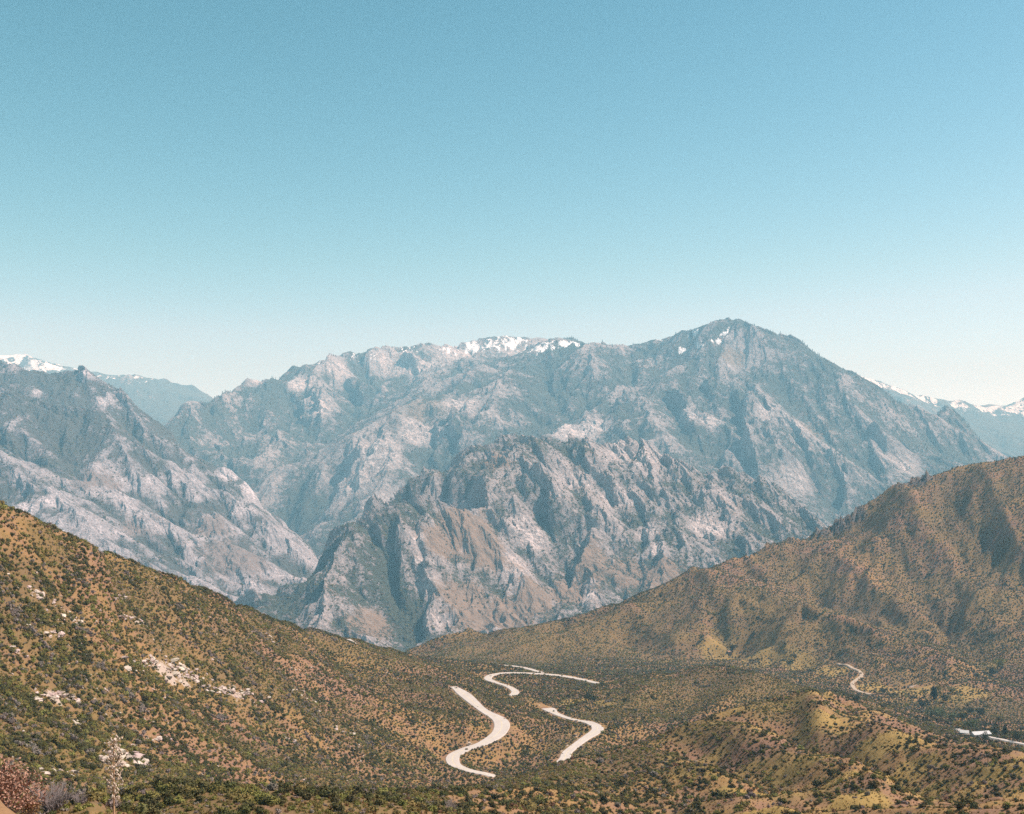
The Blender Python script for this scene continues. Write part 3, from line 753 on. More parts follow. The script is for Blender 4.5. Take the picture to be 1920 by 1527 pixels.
# --- far snowy ranges
fl = [(-250, 640, 15500), (-60, 662, 15200), (0, 668, 15000), (35, 664, 15000), (70, 672, 15000), (130, 690, 15000), (200, 702, 15200), (270, 705, 15500), (320, 715, 15500), (370, 726, 15300), (395, 744, 15200), (420, 745, 16500), (450, 735, 17000), (600, 760, 16000), (900, 780, 15500), (1300, 770, 15500),
      (1560, 690, 15500), (1620, 707, 15500), (1650, 713, 15500), (1700, 735, 15500), (1750, 747, 15800), (1800, 752, 16000), (1840, 759, 16500), (1880, 762, 17000), (1905, 754, 17500), (1930, 742, 17500), (2000, 735, 17000), (2200, 720, 17000)]
pts = world_pts(fl) + back(fl, 1.08, 0.6)
pts += world_pts([(0, 720, 13800), (200, 760, 13600), (300, 780, 13400), (340, 800, 13000), (250, 740, 14300), (1700, 790, 13900), (1800, 800, 13800), (1900, 820, 13500), (1900, 855, 13000), (1780, 780, 14600), (2100, 800, 13800), (900, 880, 13000), (-200, 760, 13500), (1880, 790, 15000)])
FAR = Layer('snowy_range', -260, 2180, 420, grows((12800, 17800, 150), (17800, 19000, 6)))
X, Y = FAR.flat()
z, gx, gy = Rbf(pts, 120.0)(X, Y)
h, g = erode(X, Y, gx, gy, 1300.0, np.full_like(X, 70.0), 6, 220, 0.52, 0.4)
dz = h - 20 + fbm(X / 600, Y / 700, 5, 351, 0.55, ridged=True) * 40
z = z + dz
FAR.set(z.reshape(FAR.gx.shape))
FAR.fit(fl, 13500, 18000, 26, 0.05)
FAR.X = FAR.X - 0.4 * dz.reshape(FAR.gx.shape)
FAR.at['spur'] = g
FAR.at['bare'] = np.zeros_like(z) + 0.1
FAR.at['grass'] = np.zeros_like(z)
FAR.at['snow'] = np.maximum(blobs(FAR, [(20, 668, 60, 1.0), (80, 682, 46, .95), (-100, 660, 80, 1), (150, 692, 30, .7), (270, 710, 40, .5), (210, 705, 30, .5), (1640, 715, 40, 1.0), (1690, 735, 36, 1.0), (1740, 750, 26, .7), (1800, 758, 36, .75), (1860, 764, 40, .9), (1900, 765, 40, 1.0), (1960, 755, 60, 1), (420, 745, 26, .9), (1720, 745, 20, .8)]), 0)

print('land', round(time.time() - T0, 1))

M_MID = mountain_material('ridge_granite', 30.0, (0.385, 0.33, 0.315), (0.18, 0.155, 0.152), (0.06, 0.064, 0.042), (0.26, 0.185, 0.135), -0.10, -0.12)
M_WALL = mountain_material('canyon_granite', 34.0, (0.36, 0.328, 0.338), (0.155, 0.14, 0.148), (0.072, 0.072, 0.062), (0.23, 0.185, 0.168), 0.035, -0.2)
M_BIG = mountain_material('mountain_granite', 60.0, (0.39, 0.345, 0.335), (0.18, 0.163, 0.163), (0.068, 0.075, 0.06), (0.28, 0.225, 0.18), -0.05, -0.2, snow=True)
M_FAR = mountain_material('range_granite', 110.0, (0.40, 0.37, 0.36), (0.24, 0.22, 0.21), (0.10, 0.115, 0.105), (0.24, 0.21, 0.18), 0.1, -0.2, snow=True)
M_HILL = hill_material('dry_hillside')
NEAR.build(M_HILL, True)
HILLS.build(M_HILL, True)
MID.build(M_MID, False)
WALL.build(M_WALL, False)
BIG.build(M_BIG, False)
FAR.build(M_FAR, False)

# canyon floor datum out to the horizon
me = bpy.data.meshes.new('ground')
G = 23500.0
me.from_pydata([(-G, -8800, 20), (G, -8800, 20), (G, 20400, 20), (-G, 20400, 20)], [], [(0, 1, 2, 3)])
me.materials.append(plain('canyon_floor', (0.10, 0.095, 0.05), (0.25, 0.19, 0.12), 90.0, detail=5))
o = bpy.data.objects.new('ground', me); COL.objects.link(o); o['kind'] = 'structure'

# ------------------------------------------------------------------ roads
M_ROAD = plain('sun_bleached_asphalt', (0.36, 0.305, 0.265), (0.50, 0.435, 0.385), 7.0, 0.9)
M_DIRT = plain('pale_dirt', (0.32, 0.24, 0.17), (0.42, 0.33, 0.25), 2.0, 0.95)
M_LINE = plain('road_paint', (0.55, 0.44, 0.24), (0.60, 0.49, 0.28), 1.0, 0.8)


def ribbon(name, P, mat, lift, scale=1.0, half=None, off=0.0):
    v = []; f = []
    t = np.gradient(P[:, :2], axis=0); t /= np.linalg.norm(t, axis=1)[:, None] + 1e-9
    for i, p in enumerate(P):
        hw = half if half else p[3] * scale
        nx, ny = -t[i, 1], t[i, 0]
        for s in (-1, 1):
            v.append((p[0] + nx * (s * hw + off), p[1] + ny * (s * hw + off), p[2] + lift))
        v.append((p[0] + nx * (hw + 1.2 + off), p[1] + ny * (hw + 1.2 + off), p[2] + lift - 1.2))
        v.append((p[0] - nx * (hw + 1.2 - off), p[1] - ny * (hw + 1.2 - off), p[2] + lift - 1.2))
        if i:
            a = (i - 1) * 4; b = i * 4
            f += [(a, a + 1, b + 1, b)]
            if half is None:
                f += [(a + 1, a + 2, b + 2, b + 1), (a + 3, a, b, b + 3)]
    me = bpy.data.meshes.new(name); me.from_pydata(v, [], f); me.materials.append(mat)
    o = bpy.data.objects.new(name, me); COL.objects.link(o); o['kind'] = 'structure'
    return o


for rd in ROADS:
    r = ribbon('road', rd, M_ROAD, 0.12)
    for k in (-1, 1):
        ln = ribbon('road_marking', rd, M_LINE, 0.126, half=0.07, off=0.12 * k)
        del ln['kind']
        ln.parent = r

TRACK = []
for px, py in ((1572, 1245), (1590, 1248), (1605, 1256), (1616, 1266), (1608, 1274), (1598, 1282), (1602, 1292), (1616, 1299), (1634, 1303)):
    p = HILLS.hit(px, py); TRACK.append((*p, 2.2))
trk = spline(TRACK, 5.0)
trk[:, 2] = HILLS.ground(trk[:, 0], trk[:, 1]) + 0.5
ribbon('dirt_track', trk, M_DIRT, 0.25)
T2 = []
for px, py in ((1795, 1368), (1812, 1378), (1835, 1381), (1860, 1385), (1890, 1391), (1920, 1397), (1980, 1408)):
    p = HILLS.hit(px, py); T2.append((*p, 2.0))
trk2 = spline(T2, 5.0)
trk2[:, 2] = HILLS.ground(trk2[:, 0], trk2[:, 1]) + 0.6
ribbon('valley_road', trk2, M_ROAD, 0.3)

# ------------------------------------------------------------------ plants
def mesh_obj(name, v, f, mats, mi=None, smooth=False):
    me = bpy.data.meshes.new(name); me.from_pydata([tuple(map(float, a)) for a in v], [], f)
    for m in (mats if isinstance(mats, list) else [mats]): me.materials.append(m)
    if mi is not None: me.polygons.foreach_set('material_index', np.array(mi, dtype=np.int32))
    if smooth: me.polygons.foreach_set('use_smooth', np.full(len(f), True))
    me.update()
    return me


def shrub_mesh(name, mat, seed, leaves=150, lobes=7, leaf=0.16, flat=0.75, spread=0.62):
    """low rounded bush about 2 m wide and 1.5 m tall made of leaf sprays round uneven lobes"""
    r = np.random.default_rng(seed); v = []; f = []
    L = []
    for i in range(lobes):
        a = r.uniform(0, 6.28); d = r.uniform(0, spread)
        rad = r.uniform(0.32, 0.55)
        L.append((math.cos(a) * d, math.sin(a) * d, r.uniform(0.35, 0.95) * flat - 0.12 * d, rad))
    for cx, cy, cz, rad in L:                     # solid heart of each lobe
        b = len(v)
        for zz, rr in ((-0.9, 0.35), (-0.3, 0.8), (0.35, 0.75), (0.8, 0.3)):
            for k in range(5):
                a = k * 1.2566 + r.uniform(-0.4, 0.4) + zz
                q = rad * 0.82 * r.uniform(0.75, 1.1)
                v.append((cx + math.cos(a) * rr * q, cy + math.sin(a) * rr * q, max(0.0, cz + zz * q)))
        for j in range(3):
            for k in range(5):
                f.append((b + j * 5 + k, b + j * 5 + (k + 1) % 5, b + (j + 1) * 5 + (k + 1) % 5, b + (j + 1) * 5 + k))
        f.append(tuple(b + 15 + k for k in range(5)))
    for i in range(leaves):
        cx, cy, cz, rad = L[r.integers(len(L))]
        n = r.normal(size=3); n[2] = abs(n[2]) * 0.9 - 0.25; n /= np.linalg.norm(n)
        p = np.array([cx, cy, cz]) + n * rad * r.uniform(0.8, 1.18)
        if p[2] < 0.02: continue
        t = np.cross(n, r.normal(size=3)); t /= np.linalg.norm(t) + 1e-6
        u = np.cross(n, t) + n * r.uniform(-0.2, 0.9)
        s = leaf * r.uniform(0.6, 1.4); b = len(v)
        v += [p - t * s * 0.6, p + t * s * 0.6, p + u * s * 1.5]
        f.append((b, b + 1, b + 2))
    return mesh_obj(name, v, f, mat)


def twig_mesh(name, mat, seed, n=70, h=1.6, w=1.3, thick=0.02):
    """leafless bush: thin branching stems fanning from the base"""
    r = np.random.default_rng(seed); v = []; f = []
    def seg(a, b, ra, rb):
        a = np.array(a); b = np.array(b); d = b - a; d /= np.linalg.norm(d) + 1e-9
        t = np.cross(d, [0.3, 0.5, 0.8]); t /= np.linalg.norm(t) + 1e-9; u = np.cross(d, t)
        k = len(v)
        for p, q in ((a, ra), (b, rb)):
            for m in range(3):
                an = m * 2.094
                v.append(p + (t * math.cos(an) + u * math.sin(an)) * q)
        for m in range(3):
            f.append((k + m, k + (m + 1) % 3, k + 3 + (m + 1) % 3, k + 3 + m))
    for i in range(n):
        a = r.uniform(0, 6.28); e = r.uniform(0.35, 1.0)
        top = np.array([math.cos(a) * w * 0.5 * r.uniform(0.2, 1), math.sin(a) * w * 0.5 * r.uniform(0.2, 1), h * e])
        p0 = np.array([math.cos(a) * 0.08, math.sin(a) * 0.08, 0.0]); mid = p0 * 0.5 + top * 0.5 + r.normal(size=3) * 0.08
        seg(p0, mid, thick, thick * 0.7); seg(mid, top, thick * 0.7, thick * 0.4)
        for j in range(4):
            q = mid + (top - mid) * r.uniform(0, 1); seg(q, q + r.normal(size=3) * 0.16 + [0, 0, 0.16], thick * 0.45, thick * 0.2)
    return mesh_obj(name, v, f, mat)


def conifer_mesh(name, mat, seed, tiers=8):
    """tree 1 m tall and 0.34 m wide, layered drooping boughs"""
    r = np.random.default_rng(seed); v = []; f = []
    for k in range(4):
        a = k * 1.5708; v.append((math.cos(a) * 0.02, math.sin(a) * 0.02, 0))
    v.append((0, 0, 0.9))
    f += [(k, (k + 1) % 4, 4) for k in range(4)]
    for t in range(tiers):
        z = 0.14 + 0.8 * t / tiers; rad = 0.2 * (1 - t / tiers) ** 0.8 + 0.02
        nb = 7
        for k in range(nb):
            a = k * 6.283 / nb + t * 0.7 + r.uniform(-0.3, 0.3); q = rad * r.uniform(0.65, 1.25)
            b = len(v); wd = 0.42
            v += [(0, 0, z + 0.12), (math.cos(a - wd) * q * 0.75, math.sin(a - wd) * q * 0.75, z + r.uniform(-0.01, 0.03)), (math.cos(a) * q * 1.15, math.sin(a) * q * 1.15, z - 0.05), (math.cos(a + wd) * q * 0.75, math.sin(a + wd) * q * 0.75, z + r.uniform(-0.01, 0.03))]
            f += [(b, b + 1, b + 2), (b, b + 2, b + 3)]
    return mesh_obj(name, v, f, mat)


M_DARK = plain('dark_chaparral', (0.047, 0.045, 0.017), (0.118, 0.102, 0.038), 0.35, 0.85, objrand=0.7)
M_OLIVE = plain('olive_chaparral', (0.115, 0.098, 0.028), (0.225, 0.182, 0.056), 0.35, 0.85, objrand=0.5)
M_GREY = plain('grey_brush', (0.15, 0.115, 0.09), (0.27, 0.215, 0.18), 0.35, 0.9, objrand=0.4)
M_PINE = plain('conifer_needles', (0.025, 0.036, 0.020), (0.06, 0.07, 0.035), 2.0, 0.85, objrand=0.5)
M_TWIG = plain('dead_twigs', (0.20, 0.155, 0.14), (0.34, 0.27, 0.25), 0.3, 0.9)
M_BROWN = plain('brown_brush', (0.12, 0.07, 0.035), (0.21, 0.125, 0.06), 0.35, 0.9, objrand=0.4)

SRC = {}
for k, (m, n, sd) in enumerate(((M_DARK, 170, 1), (M_DARK, 150, 2), (M_DARK, 160, 3), (M_OLIVE, 170, 4), (M_OLIVE, 160, 5), (M_GREY, 170, 6), (M_BROWN, 150, 7))):
    SRC[k] = shrub_mesh('shrub_foliage', m, sd, n)
LOWS = [shrub_mesh('brush_foliage', m, 20 + i, 90, 6, 0.17, 0.5, 0.75) for i, m in enumerate((M_DARK, M_OLIVE, M_OLIVE, M_GREY))]
PINES = [conifer_mesh('conifer', M_PINE, 40 + i) for i in range(3)]


def source(me):
    return bpy.data.objects.new(me.name + '_form', me)    # never linked: only the form that the scatter repeats


def scatter(name, label, P, S, Rz, K, meshes, cat):
    """one mass of plants too many to count: a point cloud whose points carry the plants"""
    me = bpy.data.meshes.new(name)
    me.vertices.add(len(P)); me.vertices.foreach_set('co', np.asarray(P, np.float32).ravel())
    for nm, ty, val in (('size', 'FLOAT', S), ('turn', 'FLOAT', Rz), ('form', 'INT', K)):
        a = me.attributes.new(nm, ty, 'POINT')
        a.data.foreach_set('value', np.asarray(val, np.float32 if ty == 'FLOAT' else np.int32))
    ob = bpy.data.objects.new(name, me); COL.objects.link(ob)
    ob['kind'] = 'stuff'; ob['label'] = label; ob['category'] = cat
    ng = bpy.data.node_groups.new(name + '_nodes', 'GeometryNodeTree')
    ng.interface.new_socket('Geometry', in_out='INPUT', socket_type='NodeSocketGeometry')
    ng.interface.new_socket('Geometry', in_out='OUTPUT', socket_type='NodeSocketGeometry')
    N = ng.nodes; Lk = ng.links
    gi = N.new('NodeGroupInput'); go = N.new('NodeGroupOutput')
    g2i = N.new('GeometryNodeGeometryToInstance')
    for m in reversed(meshes):
        oi = N.new('GeometryNodeObjectInfo'); oi.inputs['Object'].default_value = source(m)
        oi.inputs['As Instance'].default_value = False
        Lk.new(oi.outputs['Geometry'], g2i.inputs[0])
    iop = N.new('GeometryNodeInstanceOnPoints')
    def at(nm, ty):
        a = N.new('GeometryNodeInputNamedAttribute'); a.data_type = ty; a.inputs[0].default_value = nm
        return a.outputs[0]
    cx = N.new('ShaderNodeCombineXYZ')
    Lk.new(at('turn', 'FLOAT'), cx.inputs[2])
    Lk.new(gi.outputs[0], iop.inputs['Points'])
    Lk.new(g2i.outputs[0], iop.inputs['Instance'])
    iop.inputs['Pick Instance'].default_value = True
    Lk.new(at('form', 'INT'), iop.inputs['Instance Index'])
    Lk.new(cx.outputs[0], iop.inputs['Rotation'])
    Lk.new(at('size', 'FLOAT'), iop.inputs['Scale'])
    Lk.new(iop.outputs[0], go.inputs[0])
    md = ob.modifiers.new('scatter', 'NODES'); md.node_group = ng
    return ob


# what can be seen: running horizon per bearing, nearest surface first
HPX = np.linspace(-260, 2180, 1221)
HOR = np.full(HPX.shape, -9.0)


def visible(L, tol):
    t = (L.Z - ZC) / L.Yv
    base = np.interp(L.px, HPX, HOR)
    inside = (HPX >= L.px[0]) & (HPX <= L.px[-1])
    run = np.maximum.accumulate(np.vstack([base[None], t]), 0)
    vis = (t >= run[:-1] - tol / L.Yv)
    top = np.interp(HPX, L.px, run[-1])
    HOR[inside] = np.maximum(HOR[inside], top[inside])
    return vis.astype(np.float32)


def jitter_points(L, cell, y0, y1, px0=-120, px1=2040):
    out = []
    n0 = int(y0 / cell); n1 = int(y1 / cell)
    for k in range(n0, n1):
        yy = (k + 0.5) * cell
        x0 = (px0 - CX) / F * yy; x1 = (px1 - CX) / F * yy
        xs = np.arange(math.floor(x0 / cell), math.ceil(x1 / cell)) * cell + (0.5 * cell if k % 2 else 0)
        out.append(np.stack([xs, np.full(xs.shape, yy)], 1))
    p = np.concatenate(out)
    p += rng.uniform(-0.46, 0.46, p.shape) * cell
    return p


def off_road(p, d):
    """exact distance to the road edge for points the coarse grid puts close to a road"""
    k = np.nonzero(d < 22)[0]
    if len(k):
        best = np.full(len(k), 1e9)
        for s_ in SP:
            best = np.minimum(best, np.hypot(p[k, 0] - s_[0], p[k, 1] - s_[1]) - s_[3])
        d = d.copy(); d[k] = best
    return d


VN = visible(NEAR, 3.0)
VH = visible(HILLS, 4.0)
VM = visible(MID, 15.0)
VW = visible(WALL, 15.0)
VB = visible(BIG, 25.0)


def place(L, vis, p, extra=0):
    u, v = L.uv(p[:, 0], p[:, 1])
    ok = (L.bil(vis, u, v) > 0.3) & (p[:, 1] > L.Y[0]) & (p[:, 1] < L.Y[-1])
    p, u, v = p[ok], u[ok], v[ok]
    pos = np.stack([L.bil(L.X, u, v), L.bil(L.Yv, u, v), L.bil(L.Z, u, v)], 1)
    return pos, u, v


ALL = []      # pos, size, kind
# near slope and hills: shrubs with a spacing of a few metres
for L, vis, cell, y0, y1 in ((NEAR, VN, 3.0, 60, 830), (HILLS, VH, 2.35, 230, 1250), (HILLS, VH, 3.2, 1250, 1700), (HILLS, VH, 4.0, 1700, 2350)):
    pos, u, v = place(L, vis, jitter_points(L, cell, y0, y1))
    sh = L.gx.shape
    ol = L.bil(np.asarray(L.at['olive']).reshape(sh), u, v); gr = L.bil(np.asarray(L.at['grass']).reshape(sh), u, v)
    ba = L.bil(np.asarray(L.at['bare']).reshape(sh), u, v); sp = L.bil(np.asarray(L.at['spur']).reshape(sh), u, v)
    x, y = pos[:, 0].astype(np.float32), pos[:, 1].astype(np.float32)
    n = fbm(x / 70, y / 70, 3, 400); n2 = fbm(x / 16, y / 16, 2, 410)
    dens = (0.98 if L is HILLS else 0.84) + 0.55 * n + 0.50 * n2 + 0.5 * ol - (0.75 if L is HILLS else 0.42) * gr - 1.1 * ba - 0.22 * sp
    if L is NEAR: dens -= 0.08 * sm(1150, 1400, x / y * F + CX)
    if L is HILLS:
        dens += 0.10 * (x < -50) * (y < 1000) + 0.1 * (y > 1300)
        dr = off_road(pos, L.bil(droad.reshape(sh), u, v) - L.bil(wroad.reshape(sh), u, v))
        dens[dr < 1.4] = -1
        for tk in (trk, trk2):
            d = np.min(np.stack([(x - q[0]) ** 2 + (y - q[1]) ** 2 for q in tk[::2]]), 0)
            dens[d < 30] = -1
    keepm = rng.uniform(0, 1, len(x)) < np.clip(dens, 0.02, 0.97)
    pos, ol, n, n2, sp = pos[keepm], ol[keepm], n[keepm], n2[keepm], sp[keepm]
    m = len(pos)
    size = (0.66 + 0.75 * rng.uniform(0, 1, m) ** 2.0 + 0.9 * (rng.uniform(0, 1, m) > 0.965) + 0.15 * n2) * (cell / 3.0) ** 0.75
    size *= 1 - 0.25 * ol
    if L is HILLS: size *= 1.2
    if L is NEAR: size *= 1 - 0.45 * (1 - sm(80, 260, pos[:, 1]))
    q = rng.uniform(0, 1, m) - 0.85 * ol + 0.15 * n
    kind = np.where(q > 0.32, rng.integers(0, 3, m), 3 + rng.integers(0, 2, m))
    kind = np.where(rng.uniform(0, 1, m) < 0.07 + 0.16 * (n2 > 0.3), 5, kind)
    kind = np.where(rng.uniform(0, 1, m) < 0.04 + 0.08 * (n < -0.4), 6, kind)
    ALL.append((pos, size, kind))
    # low brush carpet where the cover is closed
    if cell < 3.1:
        p2, u, v = place(L, vis, np.concatenate([jitter_points(L, cell * 0.62, 260, min(y1, 950)), jitter_points(L, 0.95, y0, 259)]))
        ol = L.bil(np.asarray(L.at['olive']).reshape(sh), u, v)
        x, y = p2[:, 0].astype(np.float32), p2[:, 1].astype(np.float32)
        dn = 0.12 + 0.16 * (x < -30) * (L is HILLS) - 0.1 * sm(1150, 1400, x / y * F + CX) * (L is NEAR) + 0.8 * sm(0.2, 0.8, ol + 0.55 * fbm(x / 25, y / 25, 3, 430)) - L.bil(np.asarray(L.at['bare']).reshape(sh), u, v)
        if L is HILLS:
            dr = off_road(p2, L.bil(droad.reshape(sh), u, v) - L.bil(wroad.reshape(sh), u, v))
            dn[dr < 1.2] = -1
        k2 = rng.uniform(0, 1, len(x)) < dn
        p2 = p2[k2]
        ALL.append((p2, rng.uniform(0.4, 0.75, len(p2)) * (0.6 + 0.4 * sm(120, 300, p2[:, 1])), 7 + rng.choice(4, len(p2), p=(0.12, 0.40, 0.33, 0.15))))

# thickets: shrubs grown together along hollows
for L, vis, ncl, pr in ((HILLS, VH, 520, (-20, 760, 1020, 1460)), (HILLS, VH, 330, (760, 1920, 1120, 1440)), (NEAR, VN, 80, (60, 1900, 1380, 1525)), (HILLS, VH, 260, (1050, 1920, 900, 1250))):
    cs = []
    for i in range(ncl):
        c_ = L.hit(rng.uniform(pr[0], pr[1]), rng.uniform(pr[2], pr[3]))
        if L is HILLS and c_[1] > 2400: continue
        k_ = int(rng.integers(6, 26)); a_ = rng.uniform(0, 3.14); ln = rng.uniform(1.5, 5.5) * (1 + c_[1] / 1500)
        q_ = rng.normal(size=(k_, 2)) * [ln, ln * 0.38]
        cs.append(np.stack([c_[0] + q_[:, 0] * math.cos(a_) - q_[:, 1] * math.sin(a_), c_[1] + q_[:, 0] * math.sin(a_) + q_[:, 1] * math.cos(a_), np.full(k_, rng.integers(0, 6))], 1))
    cs = np.concatenate(cs)
    u, v = L.uv(cs[:, 0], cs[:, 1])
    ok = (L.bil(vis, u, v) > 0.3) & (cs[:, 1] > L.Y[0] + 1) & (L.bil(np.asarray(L.at['bare']).reshape(L.gx.shape), u, v) < 0.3)
    if L is HILLS:
        ok &= off_road(cs[:, :2], L.bil(droad.reshape(L.gx.shape), u, v) - L.bil(wroad.reshape(L.gx.shape), u, v)) > 2.0
    cs, u, v = cs[ok], u[ok], v[ok]
    p3 = np.stack([cs[:, 0], cs[:, 1], L.bil(L.Z, u, v)], 1)
    ALL.append((p3, rng.uniform(0.8, 1.5, len(p3)) * (0.75 if L is NEAR else 1.0), np.array([0, 1, 2, 3, 5, 4])[cs[:, 2].astype(int)]))
pos = np.concatenate([a[0] for a in ALL]); size = np.concatenate([a[1] for a in ALL]); kind = np.concatenate([a[2] for a in ALL])
pos[:, 2] -= 0.08 * size
turn = rng.uniform(0, 6.28, len(pos))
ppx = pos[:, 0] / pos[:, 1] * F + CX
ppy = HY - (pos[:, 2] - ZC) / pos[:, 1] * F
inframe = (ppx > 5) & (ppx < 1915) & (ppy < 1522) & (kind < 7)
rank = np.where(inframe, size / pos[:, 1], 0)
big = np.argsort(-rank)[:300]
isbig = np.zeros(len(pos), bool); isbig[big] = True
LAB = {0: ('dark green rounded shrub', 'dark shrubs'), 3: ('yellowish olive shrub', 'olive shrubs'), 5: ('pale grey brushy shrub', 'grey shrubs'), 6: ('brown dried shrub', 'brown shrubs')}
for i in big:
    k = int(kind[i])
    lab, grp = LAB[0 if k < 3 else 3 if k < 5 else k]; lab = (lab,)
    o = bpy.data.objects.new('shrub', SRC[k]); COL.objects.link(o)
    o.location = pos[i]; o.rotation_euler = (0, 0, turn[i]); o.scale = (size[i],) * 3
    px_, py_ = ppx[i], ppy[i]
    if px_ > 1500: zone = ('in the lower right corner of the view', 'the lower right corner')
    elif px_ > 1000: zone = ('on the knoll in the lower right middle', 'the lower right middle')
    elif px_ > 450: zone = ('on the slope at the bottom centre', 'the bottom centre')
    else: zone = ('on the slope at the bottom left', 'the bottom left')
    sz = 'large ' if size[i] > 1.25 else 'small ' if size[i] < 0.95 else ''
    o['label'] = sz + lab[0] + ' ' + zone[0]; o['category'] = 'shrub'; o['group'] = sz + grp + ' of ' + zone[1]
r_ = ~isbig
scatter('chaparral', 'chaparral shrubs covering the hillsides and valley', pos[r_], size[r_], turn[r_], kind[r_], [SRC[k] for k in range(7)] + LOWS, 'chaparral')
print('shrubs', len(pos), round(time.time() - T0, 1))

# dry grass tufts between the near shrubs
def tuft_mesh(seed, mat):
    r = np.random.default_rng(seed); v = []; f = []
    for i in range(26):
        a = r.uniform(0, 6.28); q = r.uniform(0, 0.35); b = np.array([math.cos(a) * q, math.sin(a) * q, 0]); a2 = r.uniform(0, 6.28)
        t = np.array([math.cos(a2), math.sin(a2), 0]) * 0.05
        k = len(v); v += [b - t, b + t, b + [math.cos(a) * r.uniform(0, 0.3), math.sin(a) * r.uniform(0, 0.3), r.uniform(0.4, 0.9)]]
        f.append((k, k + 1, k + 2))
    return mesh_obj('grass_tuft', v, f, mat)


M_STRAW = plain('straw', (0.20, 0.118, 0.045), (0.33, 0.20, 0.08), 0.6, 0.9, objrand=0.4)
M_HERB = plain('low_herbs', (0.11, 0.085, 0.025), (0.22, 0.165, 0.045), 0.6, 0.9, objrand=0.4)
TUFTS = [tuft_mesh(801, M_STRAW), tuft_mesh(802, M_STRAW), tuft_mesh(803, M_HERB)]
gp = []
for L, vis, y0, y1, cl in ((NEAR, VN, 60, 780, 1.25), (HILLS, VH, 240, 720, 1.7)):
    p2, u, v = place(L, vis, jitter_points(L, cl, y0, y1, -20, 1940))
    x, y = p2[:, 0].astype(np.float32), p2[:, 1].astype(np.float32)
    dn = 0.5 + 0.6 * fbm(x / 8, y / 8, 3, 450) - L.bil(np.asarray(L.at['bare']).reshape(L.gx.shape), u, v)
    if L is HILLS:
        dn[off_road(p2, L.bil(droad.reshape(L.gx.shape), u, v) - L.bil(wroad.reshape(L.gx.shape), u, v)) < 0.8] = -1
    gp.append(p2[rng.uniform(0, 1, len(x)) < dn])
gp = np.concatenate(gp)
scatter('dry_grass', 'dry straw coloured grass tufts between the shrubs', gp, rng.uniform(0.35, 0.8, len(gp)), rng.uniform(0, 6.28, len(gp)), rng.integers(0, 3, len(gp)), TUFTS, 'grass')
print('grass', len(gp), round(time.time() - T0, 1))

# brush and trees on the mountains
for name, label, L, vis, cell, y0, y1, s0, s1, forms, cat, seed in (
        ('ridge_brush', 'dark brush and small oaks on the rocky middle ridge', MID, VM, 12.0, 3500, 5300, 3.2, 6.5, LOWS[:2], 'brush', 500),
        ('canyon_brush', 'dark brush and small trees on the canyon wall', WALL, VW, 14.0, 3900, 7100, 3.4, 7.5, LOWS[:2], 'brush', 510),
        ('mountain_forest', 'scattered conifers on the big mountain', BIG, VB, 26.0, 6300, 11100, 13, 26, PINES, 'forest', 520)):
    p, u, v = place(L, vis, jitter_points(L, cell, y0, y1))
    sh = L.gx.shape
    x, y = p[:, 0].astype(np.float32), p[:, 1].astype(np.float32)
    dn = (0.36 if L is MID else 0.33 if L is WALL else 0.42) + 0.7 * fbm(x / (cell * 12), y / (cell * 12), 4, seed) - 0.16 * L.bil(np.asarray(L.at['spur']).reshape(sh), u, v) - 0.9 * L.bil(np.asarray(L.at['bare']).reshape(sh), u, v) - 0.5 * L.bil(np.asarray(L.at['grass']).reshape(sh), u, v)
    if L is BIG:
        dn = 0.75 * dn - 0.12 - 0.6 * L.bil(np.asarray(L.at['snow']).reshape(sh), u, v)
    k = rng.uniform(0, 1, len(x)) < dn
    p = p[k]; m = len(p)
    p[:, 2] -= 0.5
    scatter(name, label, p, rng.uniform(s0, s1, m), rng.uniform(0, 6.28, m), rng.integers(0, len(forms), m), forms, cat)
    print(name, m)
print('brush', round(time.time() - T0, 1))

# ------------------------------------------------------------------ rocks, dead plants, trees, buildings
def empty(name, loc, label, cat, group=None):
    o = bpy.data.objects.new(name, None); COL.objects.link(o)
    o.location = loc; o.empty_display_size = 0.3
    o['label'] = label; o['category'] = cat
    if group: o['group'] = group
    return o


def part(name, me, parent, loc=(0, 0, 0), rot=(0, 0, 0), scale=(1, 1, 1)):
    o = bpy.data.objects.new(name, me); COL.objects.link(o)
    o.parent = parent; o.location = loc; o.rotation_euler = rot; o.scale = scale
    return o


def rock_mesh(seed, mat):
    """angular granite block about 1 m across: a sphere cut by random planes"""
    r = np.random.default_rng(seed)
    pl = [(n / np.linalg.norm(n), r.uniform(0.32, 0.52)) for n in r.normal(size=(11, 3))]
    v = []; f = []
    nu, nv = 9, 6
    for j in range(nv + 1):
        th = math.pi * j / nv
        for i in range(nu):
            a = 2 * math.pi * i / nu + 0.3 * j
            d = np.array([math.sin(th) * math.cos(a), math.sin(th) * math.sin(a), math.cos(th)])
            t = min([0.6] + [k / max(1e-6, d @ n) for n, k in pl if d @ n > 0.15])
            v.append(d * t * r.uniform(0.95, 1.05))
    for j in range(nv):
        for i in range(nu):
            f.append((j * nu + i, j * nu + (i + 1) % nu, (j + 1) * nu + (i + 1) % nu, (j + 1) * nu + i))
    return mesh_obj('boulder', v, f, mat)


